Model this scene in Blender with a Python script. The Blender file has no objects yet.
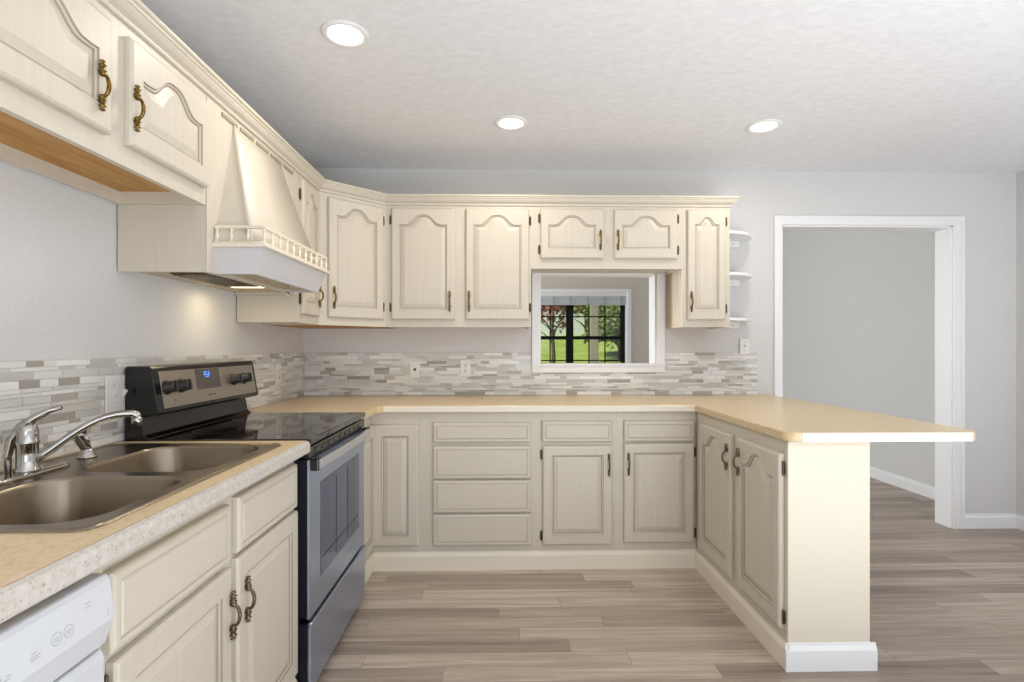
import bpy, bmesh, math, random
from mathutils import Vector, Matrix

random.seed(7)
SC = bpy.context.scene
COL = SC.collection
PI = math.pi

# ------------------------------------------------------------------ camera
cam_d = bpy.data.cameras.new('camera')
cam_d.sensor_width = 36.0
cam_d.lens = 530.0 / 1024.0 * 36.0
cam_d.shift_y = 6.0 / 1024.0
cam_d.clip_start = 0.02
cam = bpy.data.objects.new('camera', cam_d)
cam.location = (0.0, 0.0, 1.234)
cam.rotation_euler = (PI / 2, 0.0, math.radians(-1.3))
COL.objects.link(cam)
SC.camera = cam

# ------------------------------------------------------------------ colour management, world, lights
SC.view_settings.view_transform = 'Standard'
SC.view_settings.look = 'None'
SC.view_settings.gamma = 1.0
SC.view_settings.use_curve_mapping = False
SC.view_settings.exposure = 0.36

world = bpy.data.worlds.new('sky_world')
SC.world = world
world.use_nodes = True
wt = world.node_tree
bg = wt.nodes['Background']
sky = wt.nodes.new('ShaderNodeTexSky')
sky.sky_type = 'HOSEK_WILKIE'
sky.turbidity = 3.0
sky.sun_direction = (-0.50, -0.42, 0.75)
wt.links.new(sky.outputs[0], bg.inputs[0])
bg.inputs[1].default_value = 0.42

SUN = 2.9          # outdoor sun
DAY_BACK = 34.0    # daylight through the patio opening behind the camera
CEILING_FILL = 110.0      # added fill lamp on the floor behind the camera, brightens the ceiling
DAY_RIGHT = 4.0   # daylight through the window in the right wall
FAR_FILL = 98.0     # added fill lamp out of view in the next room, brightens its walls
CAN = 3.5         # each recessed ceiling lamp
HOODW = 0.55        # lamp under the range hood


def light(name, kind, loc, rot, energy, color, size=None, size_y=None, shape=None):
    d = bpy.data.lights.new(name, kind)
    d.energy = energy
    d.color = color
    if kind == 'AREA':
        d.shape = shape or 'RECTANGLE'
        d.size = size
        if size_y:
            d.size_y = size_y
    o = bpy.data.objects.new(name, d)
    o.location = loc
    o.rotation_euler = rot
    COL.objects.link(o)
    return o


s = light('sun', 'SUN', (0, 12, 12), (0, 0, 0), SUN, (1.0, 0.94, 0.84))
s.data.angle = math.radians(0.6)
s.rotation_euler = Vector((-0.50, -0.42, 0.75)).to_track_quat('Z', 'Y').to_euler()
light('patio_daylight', 'AREA', (1.25, -2.85, 1.1), (PI / 2, 0, 0), DAY_BACK, (0.88, 0.94, 1.0), 2.6, 2.0)
light('ceiling_fill', 'AREA', (1.75, -0.62, 0.03), (PI, 0, 0), CEILING_FILL, (0.93, 0.965, 1.0), 2.7, 2.9)
light('window_daylight', 'AREA', (3.40, -0.6, 1.45), (0, PI / 2, 0), DAY_RIGHT, (0.9, 0.95, 1.0), 1.3, 1.9)
light('far_room_fill', 'AREA', (-1.8, 7.0, 1.4), Vector((-1.0, 0.55, 0.05)).to_track_quat('Z', 'Y').to_euler(), FAR_FILL, (0.94, 0.975, 1.0), 1.4, 1.4)


# ------------------------------------------------------------------ materials
def lin(c):
    return tuple(((v / 255.0) / 12.92 if v / 255.0 <= 0.04045 else ((v / 255.0 + 0.055) / 1.055) ** 2.4) for v in c)


def mat(name, rgb, rough=0.5, metal=0.0, spec=0.5, coat=0.0):
    m = bpy.data.materials.new(name)
    m.use_nodes = True
    p = m.node_tree.nodes['Principled BSDF']
    p.inputs['Base Color'].default_value = (*lin(rgb), 1)
    p.inputs['Roughness'].default_value = rough
    p.inputs['Metallic'].default_value = metal
    p.inputs['Specular IOR Level'].default_value = spec
    p.inputs['Coat Weight'].default_value = coat
    return m


def N(m, kind, **kw):
    n = m.node_tree.nodes.new(kind)
    for k, v in kw.items():
        setattr(n, k, v)
    return n


def L(m, a, b):
    m.node_tree.links.new(a, b)


def noise_mix(m, c1, c2, scale, detail=4.0, stretch=(1, 1, 1), lo=0.35, hi=0.65, bump=0.0, rough=0.55, bump_dist=0.002):
    """two-colour noise in object space driving the base colour, and optionally a bump"""
    p = m.node_tree.nodes['Principled BSDF']
    tc = N(m, 'ShaderNodeTexCoord')
    mp = N(m, 'ShaderNodeMapping')
    mp.inputs['Scale'].default_value = stretch
    L(m, tc.outputs['Object'], mp.inputs[0])
    nz = N(m, 'ShaderNodeTexNoise')
    nz.inputs['Scale'].default_value = scale
    nz.inputs['Detail'].default_value = detail
    nz.inputs['Roughness'].default_value = rough
    L(m, mp.outputs[0], nz.inputs[0])
    cr = N(m, 'ShaderNodeValToRGB')
    cr.color_ramp.elements[0].position = lo
    cr.color_ramp.elements[0].color = (*lin(c1), 1)
    cr.color_ramp.elements[1].position = hi
    cr.color_ramp.elements[1].color = (*lin(c2), 1)
    L(m, nz.outputs['Fac'], cr.inputs[0])
    L(m, cr.outputs[0], p.inputs['Base Color'])
    if bump:
        bp = N(m, 'ShaderNodeBump')
        bp.inputs['Strength'].default_value = bump
        bp.inputs['Distance'].default_value = bump_dist
        L(m, nz.outputs['Fac'], bp.inputs['Height'])
        L(m, bp.outputs[0], p.inputs['Normal'])
    return m


M = {}
M['cabinet'] = noise_mix(mat('cream_limed_oak', (222, 214, 198), 0.42), (202, 194, 179), (207, 199, 184), 1.0, 6, (50, 50, 2.2), 0.30, 0.62, 0.06, 0.6)
M['cabinet_h'] = noise_mix(mat('cream_limed_oak_crosswise', (222, 214, 198), 0.42), (202, 194, 179), (207, 199, 184), 1.0, 6, (3, 50, 50), 0.30, 0.62, 0.06, 0.6)
M['glaze'] = mat('antique_glaze', (160, 149, 132), 0.6)
M['glaze_soft'] = mat('soft_antique_glaze', (186, 176, 160), 0.6)
M['cab_inside'] = noise_mix(mat('raw_wood_panel', (186, 138, 72), 0.6), (170, 120, 58), (196, 150, 84), 1.0, 5, (4, 30, 30))
M['cab_side'] = noise_mix(mat('natural_side_panel', (205, 188, 158), 0.5), (190, 170, 138), (212, 196, 168), 1.0, 5, (30, 30, 2))
M['trimcream'] = mat('cream_trim_paint', (232, 224, 206), 0.45)
M['panelcream'] = mat('cream_end_panel', (219, 211, 193), 0.5)
M['white'] = mat('white_trim_paint', (238, 238, 239), 0.4)
M['wall'] = noise_mix(mat('grey_wall_paint', (214, 213, 212), 0.7), (211, 210, 209), (217, 216, 215), 140, 3, bump=0.12)
M['taupe'] = mat('taupe_wall_paint', (206, 199, 188), 0.7)
M['ceiling'] = noise_mix(mat('textured_ceiling', (214, 213, 212), 0.85), (228, 229, 232), (238, 239, 242), 22, 6, (1, 1.6, 1), 0.35, 0.7, 0.35, 0.65, 0.006)
M['brass'] = noise_mix(mat('antique_brass', (160, 125, 60), 0.32, 1.0), (66, 52, 26), (164, 132, 66), 160, 3)
M['pewter'] = noise_mix(mat('dark_bronze', (110, 96, 76), 0.38, 1.0), (80, 68, 54), (140, 124, 100), 220, 3)
M['hinge'] = mat('dark_hinge_metal', (92, 80, 60), 0.4, 0.8)
M['steel'] = mat('brushed_steel', (142, 130, 114), 0.27, 1.0)
M['range_steel'] = mat('blue_tinted_stainless', (172, 184, 208), 0.3, 0.9)
M['bar_steel'] = mat('bright_steel_bar', (205, 205, 210), 0.3, 0.8)
M['panel_steel'] = mat('stainless_control_panel', (172, 164, 152), 0.35, 0.9)
M['chrome'] = mat('polished_chrome', (180, 178, 173), 0.09, 1.0)
M['blackglass'] = mat('black_ceramic_glass', (14, 13, 12), 0.06, 0.0, 0.6, 0.3)
M['black'] = mat('black_enamel', (14, 13, 12), 0.2)
M['knob'] = mat('charcoal_knob', (48, 46, 44), 0.35)
M['navy'] = mat('dark_blue_black_enamel', (16, 19, 30), 0.5, 0.0, 0.3)
M['ovenglass'] = mat('smoked_oven_glass', (62, 74, 98), 0.12, 0.0, 0.7)
M['dishwasher'] = mat('white_appliance_enamel', (202, 204, 209), 0.3)
M['skirt'] = mat('grey_white_hood_paint', (204, 201, 202), 0.45)
M['icon'] = mat('grey_print', (168, 169, 172), 0.6)
M['plate'] = mat('white_plastic_plate', (236, 234, 228), 0.35)
M['slot'] = mat('dark_socket_slot', (70, 66, 60), 0.5)
M['blind'] = mat('white_fabric_blind', (205, 210, 212), 0.7)
M['winframe'] = mat('black_window_frame', (7, 9, 8), 0.6, 0.0, 0.2)
M['grout'] = mat('pale_grout', (205, 201, 194), 0.8)
M['red'] = mat('red_dot', (170, 50, 45), 0.4)
M['siding'] = noise_mix(mat('pale_house_siding', (214, 220, 226), 0.7), (222, 228, 234), (238, 242, 245), 1.0, 2, (0.4, 0.4, 30))
M['roofing'] = mat('grey_roof_shingles', (92, 88, 84), 0.9)
M['bark'] = noise_mix(mat('tree_bark', (96, 84, 72), 0.9), (70, 60, 50), (120, 106, 90), 12, 4, (3, 3, 0.6))
M['leaf_light'] = noise_mix(mat('light_green_leaves', (170, 190, 96), 0.6), (164, 188, 88), (226, 232, 168), 3)
M['leaf_dark'] = noise_mix(mat('deep_green_leaves', (86, 112, 58), 0.6), (84, 112, 56), (172, 190, 116), 3)
M['leaf_red'] = noise_mix(mat('pink_red_leaves', (176, 96, 92), 0.6), (130, 64, 62), (210, 140, 130), 4)
M['post'] = mat('tan_porch_post', (168, 160, 138), 0.7)

# countertop laminate: tan with fine speckle; its lit edges painted paler as in daylight
def laminate(name, base, dark, pale, rough):
    m = mat(name, base, rough)
    p = m.node_tree.nodes['Principled BSDF']
    tc = N(m, 'ShaderNodeTexCoord')
    n1 = N(m, 'ShaderNodeTexNoise'); n1.inputs['Scale'].default_value = 170; n1.inputs['Detail'].default_value = 3
    n2 = N(m, 'ShaderNodeTexNoise'); n2.inputs['Scale'].default_value = 60; n2.inputs['Detail'].default_value = 4
    L(m, tc.outputs['Object'], n1.inputs[0]); L(m, tc.outputs['Object'], n2.inputs[0])
    r1 = N(m, 'ShaderNodeValToRGB')
    e = r1.color_ramp.elements
    e[0].position = 0.30; e[0].color = (*lin(dark), 1)
    e[1].position = 0.44; e[1].color = (*lin(base), 1)
    L(m, n1.outputs['Fac'], r1.inputs[0])
    r2 = N(m, 'ShaderNodeValToRGB')
    e = r2.color_ramp.elements
    e[0].position = 0.45; e[0].color = (0, 0, 0, 1)
    e[1].position = 0.75; e[1].color = (1, 1, 1, 1)
    L(m, n2.outputs['Fac'], r2.inputs[0])
    mx = N(m, 'ShaderNodeMix', data_type='RGBA')
    L(m, r2.outputs[0], mx.inputs[0])
    L(m, r1.outputs[0], mx.inputs[6])
    mx.inputs[7].default_value = (*lin(pale), 1)
    L(m, mx.outputs[2], p.inputs['Base Color'])
    return m


M['counter'] = laminate('tan_speckled_laminate', (216, 191, 150), (188, 160, 118), (223, 203, 167), 0.28)
M['edge'] = laminate('daylit_edge_laminate', (194, 188, 180), (150, 140, 128), (206, 201, 195), 0.4)


def emit(name, rgb, k):
    m = mat(name, rgb)
    p = m.node_tree.nodes['Principled BSDF']
    p.inputs['Emission Color'].default_value = (*lin(rgb), 1)
    p.inputs['Emission Strength'].default_value = k
    return m


M['lens'] = emit('lit_lamp_lens', (255, 250, 238), 6.0)
M['hoodlens'] = emit('lit_hood_lens', (255, 232, 180), 3.0)
M['digits'] = emit('blue_display_digits', (70, 130, 235), 1.6)
M['dispglass'] = mat('grey_display_glass', (84, 78, 72), 0.2)

# window glass: mostly clear, faint mirror
g = bpy.data.materials.new('clear_window_glass'); g.use_nodes = True
nt = g.node_tree; nt.nodes.clear()
o_ = nt.nodes.new('ShaderNodeOutputMaterial'); mx = nt.nodes.new('ShaderNodeMixShader')
tr = nt.nodes.new('ShaderNodeBsdfTransparent'); gl = nt.nodes.new('ShaderNodeBsdfGlossy')
gl.inputs['Roughness'].default_value = 0.02
tr.inputs[0].default_value = (0.95, 0.97, 0.96, 1)
mx.inputs[0].default_value = 0.02
nt.links.new(tr.outputs[0], mx.inputs[1]); nt.links.new(gl.outputs[0], mx.inputs[2]); nt.links.new(mx.outputs[0], o_.inputs[0])
M['glass'] = g

# mosaic tile tones
TONES = [(236, 235, 231), (224, 223, 219), (212, 210, 206), (196, 193, 187), (180, 175, 167), (166, 160, 151), (208, 204, 193), (216, 222, 222)]
TW = [24, 20, 17, 14, 9, 7, 6, 6]
for i, t in enumerate(TONES):
    m = mat('mosaic_tile_tone', t, 0.12 if i in (0, 7, 2) else 0.3, 0.0, 0.6)
    M['tile%d' % i] = m


def plank_floor():
    m = mat('grey_brown_vinyl_planks', (168, 150, 134), 0.42)
    p = m.node_tree.nodes['Principled BSDF']
    tc = N(m, 'ShaderNodeTexCoord')
    sp = N(m, 'ShaderNodeSeparateXYZ'); L(m, tc.outputs['Object'], sp.inputs[0])

    def mth(op, a, b=None):
        n = N(m, 'ShaderNodeMath', operation=op)
        for i, v in enumerate((a, b)):
            if v is None:
                continue
            if isinstance(v, (int, float)):
                n.inputs[i].default_value = v
            else:
                L(m, v, n.inputs[i])
        return n.outputs[0]
    PW, PL = 0.093, 1.05
    yr = mth('DIVIDE', sp.outputs[1], PW)
    row = mth('FLOOR', yr)
    wn = N(m, 'ShaderNodeTexWhiteNoise', noise_dimensions='1D'); L(m, row, wn.inputs['W'])
    xo = mth('ADD', mth('DIVIDE', sp.outputs[0], PL), mth('MULTIPLY', wn.outputs[0], 7.0))
    col = mth('FLOOR', xo)
    cb = N(m, 'ShaderNodeCombineXYZ'); L(m, row, cb.inputs[0]); L(m, col, cb.inputs[1])
    w2 = N(m, 'ShaderNodeTexWhiteNoise', noise_dimensions='2D'); L(m, cb.outputs[0], w2.inputs[0])
    # grain
    gx = N(m, 'ShaderNodeCombineXYZ')
    L(m, mth('ADD', mth('MULTIPLY', sp.outputs[0], 1.6), mth('MULTIPLY', w2.outputs[0], 37.0)), gx.inputs[0])
    L(m, mth('MULTIPLY', sp.outputs[1], 34.0), gx.inputs[1])
    n1 = N(m, 'ShaderNodeTexNoise'); n1.inputs['Scale'].default_value = 1.0; n1.inputs['Detail'].default_value = 9; n1.inputs['Roughness'].default_value = 0.68
    n1.inputs['Distortion'].default_value = 0.6
    L(m, gx.outputs[0], n1.inputs[0])
    tone = mth('ADD', mth('MULTIPLY', w2.outputs[0], 0.46), mth('MULTIPLY', mth('SUBTRACT', n1.outputs['Fac'], 0.17), 1.35))
    cr = N(m, 'ShaderNodeValToRGB')
    e = cr.color_ramp.elements
    e[0].position = 0.18; e[0].color = (*lin((108, 96, 86)), 1)
    e[1].position = 1.05; e[1].color = (*lin((196, 181, 167)), 1)
    k = e.new(0.42); k.color = (*lin((144, 130, 117)), 1)
    k = e.new(0.75); k.color = (*lin((170, 155, 141)), 1)
    L(m, tone, cr.inputs[0])
    # seams
    fy = mth('FRACT', yr); fx = mth('FRACT', xo)
    seam = mth('MAXIMUM', mth('LESS_THAN', fy, 0.018), mth('LESS_THAN', fx, 0.0025))
    mxn = N(m, 'ShaderNodeMix', data_type='RGBA')
    L(m, mth('MULTIPLY', seam, 0.55), mxn.inputs[0]); L(m, cr.outputs[0], mxn.inputs[6])
    mxn.inputs[7].default_value = (*lin((84, 72, 62)), 1)
    L(m, mxn.outputs[2], p.inputs['Base Color'])
    bp = N(m, 'ShaderNodeBump'); bp.inputs['Strength'].default_value = 0.15; bp.inputs['Distance'].default_value = 0.002
    L(m, n1.outputs['Fac'], bp.inputs['Height']); L(m, bp.outputs[0], p.inputs['Normal'])
    return m


M['floor'] = plank_floor()


def lawn_mat():
    m = mat('mown_grass', (170, 200, 90), 0.9)
    return noise_mix(m, (150, 184, 72), (198, 216, 116), 1.2, 8, (1, 1, 1), 0.3, 0.7)


M['lawn'] = lawn_mat()
M['concrete'] = noise_mix(mat('pale_concrete', (170, 166, 158), 0.9), (160, 156, 148), (180, 176, 168), 6)


# ------------------------------------------------------------------ mesh helpers
def new():
    return bmesh.new()


def box(bm, x0, x1, y0, y1, z0, z1, mi=0):
    v = [bm.verts.new(p) for p in ((x0, y0, z0), (x1, y0, z0), (x1, y1, z0), (x0, y1, z0), (x0, y0, z1), (x1, y0, z1), (x1, y1, z1), (x0, y1, z1))]
    for f in ((0, 3, 2, 1), (4, 5, 6, 7), (0, 1, 5, 4), (1, 2, 6, 5), (2, 3, 7, 6), (3, 0, 4, 7)):
        bm.faces.new([v[i] for i in f]).material_index = mi
    return v


def prism(bm, pts, axis, a0, a1, mi=0):
    """closed 2D outline pushed along an axis; pts are the two remaining coords in xyz order"""
    def P(p, a):
        if axis == 'x':
            return (a, p[0], p[1])
        if axis == 'y':
            return (p[0], a, p[1])
        return (p[0], p[1], a)
    A = [bm.verts.new(P(p, a0)) for p in pts]
    B = [bm.verts.new(P(p, a1)) for p in pts]
    n = len(pts)
    for i in range(n):
        bm.faces.new((A[i], A[(i + 1) % n], B[(i + 1) % n], B[i])).material_index = mi
    bm.faces.new(A).material_index = mi
    bm.faces.new(B).material_index = mi
    return A, B


def tube(bm, pts, r, seg=10, cap=True):
    """round tube along points; r number or list"""
    pts = [Vector(p) for p in pts]
    rs = r if isinstance(r, (list, tuple)) else [r] * len(pts)
    rings = []
    up = Vector((0, 0, 1))
    prev = None
    for i, p in enumerate(pts):
        d = (pts[min(i + 1, len(pts) - 1)] - pts[max(i - 1, 0)]).normalized()
        if prev is None:
            a = up.cross(d)
            if a.length < 1e-3:
                a = Vector((1, 0, 0)).cross(d)
            a.normalize()
        else:
            a = (prev - d * prev.dot(d)).normalized()
        prev = a
        b = d.cross(a)
        rings.append([bm.verts.new(p + (a * math.cos(2 * PI * k / seg) + b * math.sin(2 * PI * k / seg)) * rs[i]) for k in range(seg)])
    for i in range(len(rings) - 1):
        for k in range(seg):
            bm.faces.new((rings[i][k], rings[i][(k + 1) % seg], rings[i + 1][(k + 1) % seg], rings[i + 1][k])).smooth = True
    if cap:
        bm.faces.new(rings[0]); bm.faces.new(rings[-1])
    return rings


def lathe(bm, prof, seg=24, axis='z', origin=(0, 0, 0), smooth=True, mi=0):
    """prof: (radius, height) list around an axis"""
    ox, oy, oz = origin
    rings = []
    for r, h in prof:
        ring = []
        for k in range(seg):
            a = 2 * PI * k / seg
            c, s_ = r * math.cos(a), r * math.sin(a)
            p = {'z': (c, s_, h), 'y': (c, h, s_), 'x': (h, c, s_)}[axis]
            ring.append(bm.verts.new((p[0] + ox, p[1] + oy, p[2] + oz)))
        rings.append(ring)
    for i in range(len(rings) - 1):
        for k in range(seg):
            f = bm.faces.new((rings[i][k], rings[i][(k + 1) % seg], rings[i + 1][(k + 1) % seg], rings[i + 1][k]))
            f.smooth = smooth
            f.material_index = mi
    if prof[0][0] > 1e-5:
        bm.faces.new(rings[0]).material_index = mi
    if prof[-1][0] > 1e-5:
        bm.faces.new(rings[-1]).material_index = mi


def obj(name, bm, mats, parent=None, bevel=0.0, seg=2, loc=None, clean=True):
    if clean:
        bmesh.ops.remove_doubles(bm, verts=bm.verts, dist=1e-6)
    bmesh.ops.recalc_face_normals(bm, faces=bm.faces)
    me = bpy.data.meshes.new(name)
    bm.to_mesh(me)
    bm.free()
    if not isinstance(mats, (list, tuple)):
        mats = [mats]
    for m in mats:
        me.materials.append(m)
    o = bpy.data.objects.new(name, me)
    COL.objects.link(o)
    if parent:
        o.parent = parent
    if loc:
        o.location = loc
    if bevel:
        b = o.modifiers.new('bevel', 'BEVEL')
        b.width = bevel; b.segments = seg; b.limit_method = 'ANGLE'; b.angle_limit = math.radians(40)
    return o


def tag(o, label, cat, group=None):
    o['label'] = label
    o['category'] = cat
    if group:
        o['group'] = group
    return o


def thing(name, label, cat, loc=(0, 0, 0), rz=0.0, group=None):
    o = bpy.data.objects.new(name, None)
    o.empty_display_size = 0.1
    o.location = loc
    o.rotation_euler = (0, 0, rz)
    COL.objects.link(o)
    return tag(o, label, cat, group)


def struct(name, bm, m, bevel=0.0, parent=None):
    o = obj(name, bm, m, parent, bevel)
    if not parent:
        o['kind'] = 'structure'
    return o


def again(src, parent, loc):
    """another copy of a small part, sharing its mesh"""
    c = src.copy()
    COL.objects.link(c)
    c.parent = parent
    c.location = loc
    return c


# ------------------------------------------------------------------ room shell
WL, WR, WB, WT, H = -1.302, 3.525, 3.54, 0.125, 2.42   # left wall, right wall, back wall, its thickness, ceiling
FAR, FRONT = 7.25, -3.0


def wall_grid(bm, axis, a0, a1, u0, u1, z0, z1, holes):
    """solid wall with rectangular openings; axis 'y' = wall across x, 'x' = wall across y"""
    us = sorted({u0, u1, *[h[0] for h in holes], *[h[1] for h in holes]})
    zs = sorted({z0, z1, *[h[2] for h in holes], *[h[3] for h in holes]})
    for i in range(len(us) - 1):
        for j in range(len(zs) - 1):
            uc, zc = (us[i] + us[i + 1]) / 2, (zs[j] + zs[j + 1]) / 2
            if any(h[0] < uc < h[1] and h[2] < zc < h[3] for h in holes):
                continue
            if axis == 'y':
                box(bm, us[i], us[i + 1], a0, a1, zs[j], zs[j + 1])
            else:
                box(bm, a0, a1, us[i], us[i + 1], zs[j], zs[j + 1])


PT = (0.265, 1.047, 1.116, 1.725)          # pass-through opening
DR = (1.897, 3.077, 0.0, 2.06)             # doorway opening
bm = new(); box(bm, -3.1, 3.7, FRONT - 0.2, FAR + 0.05, -0.1, 0.0); struct('floor', bm, M['floor'])
bm = new(); box(bm, -3.1, 3.7, FRONT - 0.2, WB + 0.02, H, H + 0.1); struct('ceiling', bm, M['ceiling'])
HF = 2.95            # the next room's ceiling is higher
bm = new(); box(bm, -3.1, 3.7, WB + WT - 0.02, FAR + 0.3, HF, HF + 0.1); struct('ceiling_far', bm, M['ceiling'])
bm = new(); box(bm, WL - 0.12, WL, FRONT, WB + WT, 0, H); struct('wall_left', bm, M['wall'])
bm = new(); wall_grid(bm, 'y', WB, WB + WT, WL - 0.12, WR, 0, 2.95, [PT, DR]); struct('wall_back', bm, M['wall'])
bm = new(); wall_grid(bm, 'x', WR, WR + 0.15, FRONT, FAR, 0, 2.95, [(-1.6, 0.4, 0.75, 2.1)]); struct('wall_right', bm, M['wall'])
bm = new(); wall_grid(bm, 'y', FRONT - 0.15, FRONT, WL - 0.1, WR, 0, H, [(-0.1, 2.6, 0.0, 2.1)]); struct('wall_front', bm, M['wall'])
WIN = (0.188, 1.746, 0.74, 1.985)
bm = new(); wall_grid(bm, 'y', FAR, FAR + 0.15, -3.0, WR, 0, HF, [WIN, (-2.6, -1.0, 0.75, 2.1)]); struct('wall_far', bm, M['taupe'])  # left opening is unseen, added to go with the fill lamp
bm = new(); wall_grid(bm, 'x', -3.1, -2.95, WB, FAR, 0, HF, []); struct('wall_side', bm, M['wall'])
bm = new(); box(bm, -2.95, WL - 0.12, WB, WB + WT, 0, HF); struct('wall_partition', bm, M['wall'])


def baseboard(name, pts_axis, a, u0, u1, out, m=M['white'], h=0.10):
    """moulded baseboard with a stepped top; out = signed direction of the room"""
    prof = [(0, 0), (0.014 * out, 0), (0.014 * out, h * 0.72), (0.011 * out, h * 0.80), (0.006 * out, h * 0.9), (0.005 * out, h), (0, h)]
    b = new()
    if pts_axis == 'x':      # runs along x on a wall at y=a
        prism(b, [(a + p[0], p[1]) for p in prof], 'x', u0, u1)
    else:
        prism(b, [(a + p[0], p[1]) for p in prof], 'y', u0, u1)
    return struct(name, b, m)


baseboard('baseboard_back', 'x', WB, DR[1] + 0.078, WR, -1)
baseboard('baseboard_right', 'y', WR, 0.5, WB - 0.014, -1)
baseboard('baseboard_hall', 'y', WR, WB + WT, FAR, -1)
baseboard('baseboard_far', 'x', FAR, -2.9, WR - 0.014, -1)

# doorway casing and jamb lining
bm = new()
cw = 0.07
c0, c1, ct = DR[0], DR[1], DR[3]
box(bm, c0 - 0.05, c0 + 0.002, WB - 0.018, WB, 0, ct + 0.06)
box(bm, c1 - 0.002, c1 + 0.076, WB - 0.018, WB, 0.0, ct + 0.06)
box(bm, c0, c1, WB - 0.018, WB, ct - 0.002, ct + 0.06)
box(bm, c0 - 0.0, c0 + 0.012, WB - 0.004, WB + WT + 0.004, 0, ct)
box(bm, c1 - 0.012, c1, WB - 0.004, WB + WT + 0.004, 0, ct)
box(bm, c0, c1, WB - 0.004, WB + WT + 0.004, ct - 0.014, ct)
box(bm, c1 + 0.045, c1 + 0.05, WB - 0.021, WB - 0.018, 0.0, ct + 0.035)
box(bm, c0 - 0.05, c0, WB + WT, WB + WT + 0.018, 0, ct + 0.06)
box(bm, c1, c1 + 0.076, WB + WT, WB + WT + 0.018, 0, ct + 0.06)
box(bm, c0, c1, WB + WT, WB + WT + 0.018, ct, ct + 0.06)
struct('trim_1', bm, M['white'], 0.003)

# pass-through casing and lining
bm = new()
p0, p1, pb, pt = PT
box(bm, p0 - 0.052, p0 + 0.003, WB - 0.02, WB, pb - 0.052, pt + 0.03)
box(bm, p1 - 0.003, p1 + 0.056, WB - 0.02, WB, pb - 0.052, pt + 0.03)
box(bm, p0 + 0.003, p1 - 0.003, WB - 0.02, WB, pb - 0.052, pb)
box(bm, p0 + 0.003, p1 - 0.003, WB - 0.02, WB, pt, pt + 0.03)
box(bm, p0 - 0.056, p1 + 0.06, WB - 0.028, WB - 0.016, pb - 0.008, pb + 0.004)
box(bm, p0, p0 + 0.008, WB - 0.002, WB + WT + 0.01, pb, pt)
box(bm, p1 - 0.008, p1, WB - 0.002, WB + WT + 0.01, pb, pt)
box(bm, p0, p1, WB - 0.002, WB + WT + 0.01, pb - 0.004, pb + 0.006)
box(bm, p0, p1, WB - 0.002, WB + WT + 0.01, pt - 0.008, pt)
box(bm, p0 - 0.06, p0, WB + WT, WB + WT + 0.018, pb - 0.05, pt + 0.06)
box(bm, p1, p1 + 0.06, WB + WT, WB + WT + 0.018, pb - 0.05, pt + 0.06)
struct('trim_2', bm, M['white'], 0.002)

# ------------------------------------------------------------------ far window with black sashes
win = thing('window_1', '', 'window', (0, FAR, 0))
for k in ('label', 'category'):
    del win[k]
win['kind'] = 'structure'
w0, w1, wz0, wz1 = WIN
bm = new()
for (a, b_, c, d) in ((w0 - 0.056, w0, wz0 - 0.056, wz1 + 0.045), (w1, w1 + 0.056, wz0 - 0.056, wz1 + 0.045), (w0, w1, wz1, wz1 + 0.045), (w0, w1, wz0 - 0.056, wz0)):
    box(bm, a, b_, -0.018, 0.0, c, d)
box(bm, w0, w0 + 0.012, -0.002, 0.15, wz0, wz1); box(bm, w1 - 0.012, w1, -0.002, 0.15, wz0, wz1)
box(bm, w0, w1, -0.002, 0.15, wz1 - 0.012, wz1); box(bm, w0, w1, -0.03, 0.15, wz0 - 0.004, wz0 + 0.014)
obj('window_casing', bm, M['white'], win, 0.003)
mid = 0.967
bm = new()
fy0, fy1 = 0.06, 0.12
box(bm, w0 + 0.012, w0 + 0.062, fy0, fy1, wz0 + 0.014, wz1 - 0.012)
box(bm, w1 - 0.064, w1 - 0.012, fy0, fy1, wz0 + 0.014, wz1 - 0.012)
box(bm, mid - 0.048, mid + 0.048, fy0 - 0.01, fy1, wz0 + 0.014, wz1 - 0.012)
for (a, b_) in ((w0 + 0.062, mid - 0.048), (mid + 0.048, w1 - 0.064)):
    box(bm, a, b_, fy0, fy1, wz0 + 0.014, wz0 + 0.05)
    box(bm, a, b_, fy0, fy1, wz1 - 0.05, wz1 - 0.012)
    box(bm, a, b_, fy0, fy1, 1.338, 1.385)
obj('window_sash', bm, M['winframe'], win, 0.003)
bm = new()
for (a, b_) in ((w0 + 0.062, mid - 0.048), (mid + 0.048, w1 - 0.064)):
    for k in (1, 2):
        x = a + (b_ - a) * k / 3
        box(bm, x - 0.008, x + 0.008, 0.085, 0.097, wz0 + 0.04, wz1 - 0.03)
    for z in (1.047, 1.655):
        box(bm, a, b_, 0.085, 0.097, z - 0.008, z + 0.008)
obj('window_muntins', bm, M['winframe'], win)
for (a, b_) in ((w0 + 0.06, mid - 0.046), (mid + 0.046, w1 - 0.062)):
    bm = new(); box(bm, a, b_, 0.100, 0.104, wz0 + 0.03, wz1 - 0.03); obj('window_pane', bm, M['glass'], win)
bl = thing('window_blind', 'white fabric blind drawn up at the top of the black-framed window', 'blind', (0, FAR, 0))
bm = new()
box(bm, w0 + 0.014, w1 - 0.014, 0.0, 0.05, 1.935, 1.972)
obj('headrail', bm, M['white'], bl, 0.004)
bm = new()
prof = [(0.002, 1.812)]
for k in range(7):
    z = 1.815 + k * 0.0175
    prof += [(-0.004, z + 0.004), (0.006, z + 0.0125)]
prof += [(0.006, 1.936), (0.045, 1.936), (0.045, 1.812)]
prism(bm, prof, 'x', w0 + 0.018, w1 - 0.018)
obj('folded_fabric', bm, M['blind'], bl)
for k in range(7):
    x = w0 + 0.08 + k * (w1 - w0 - 0.16) / 6
    bm = new(); box(bm, x - 0.010, x + 0.010, -0.008, -0.003, 1.815, 1.93)
    obj('ladder_tape', bm, M['icon'], bl)

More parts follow.
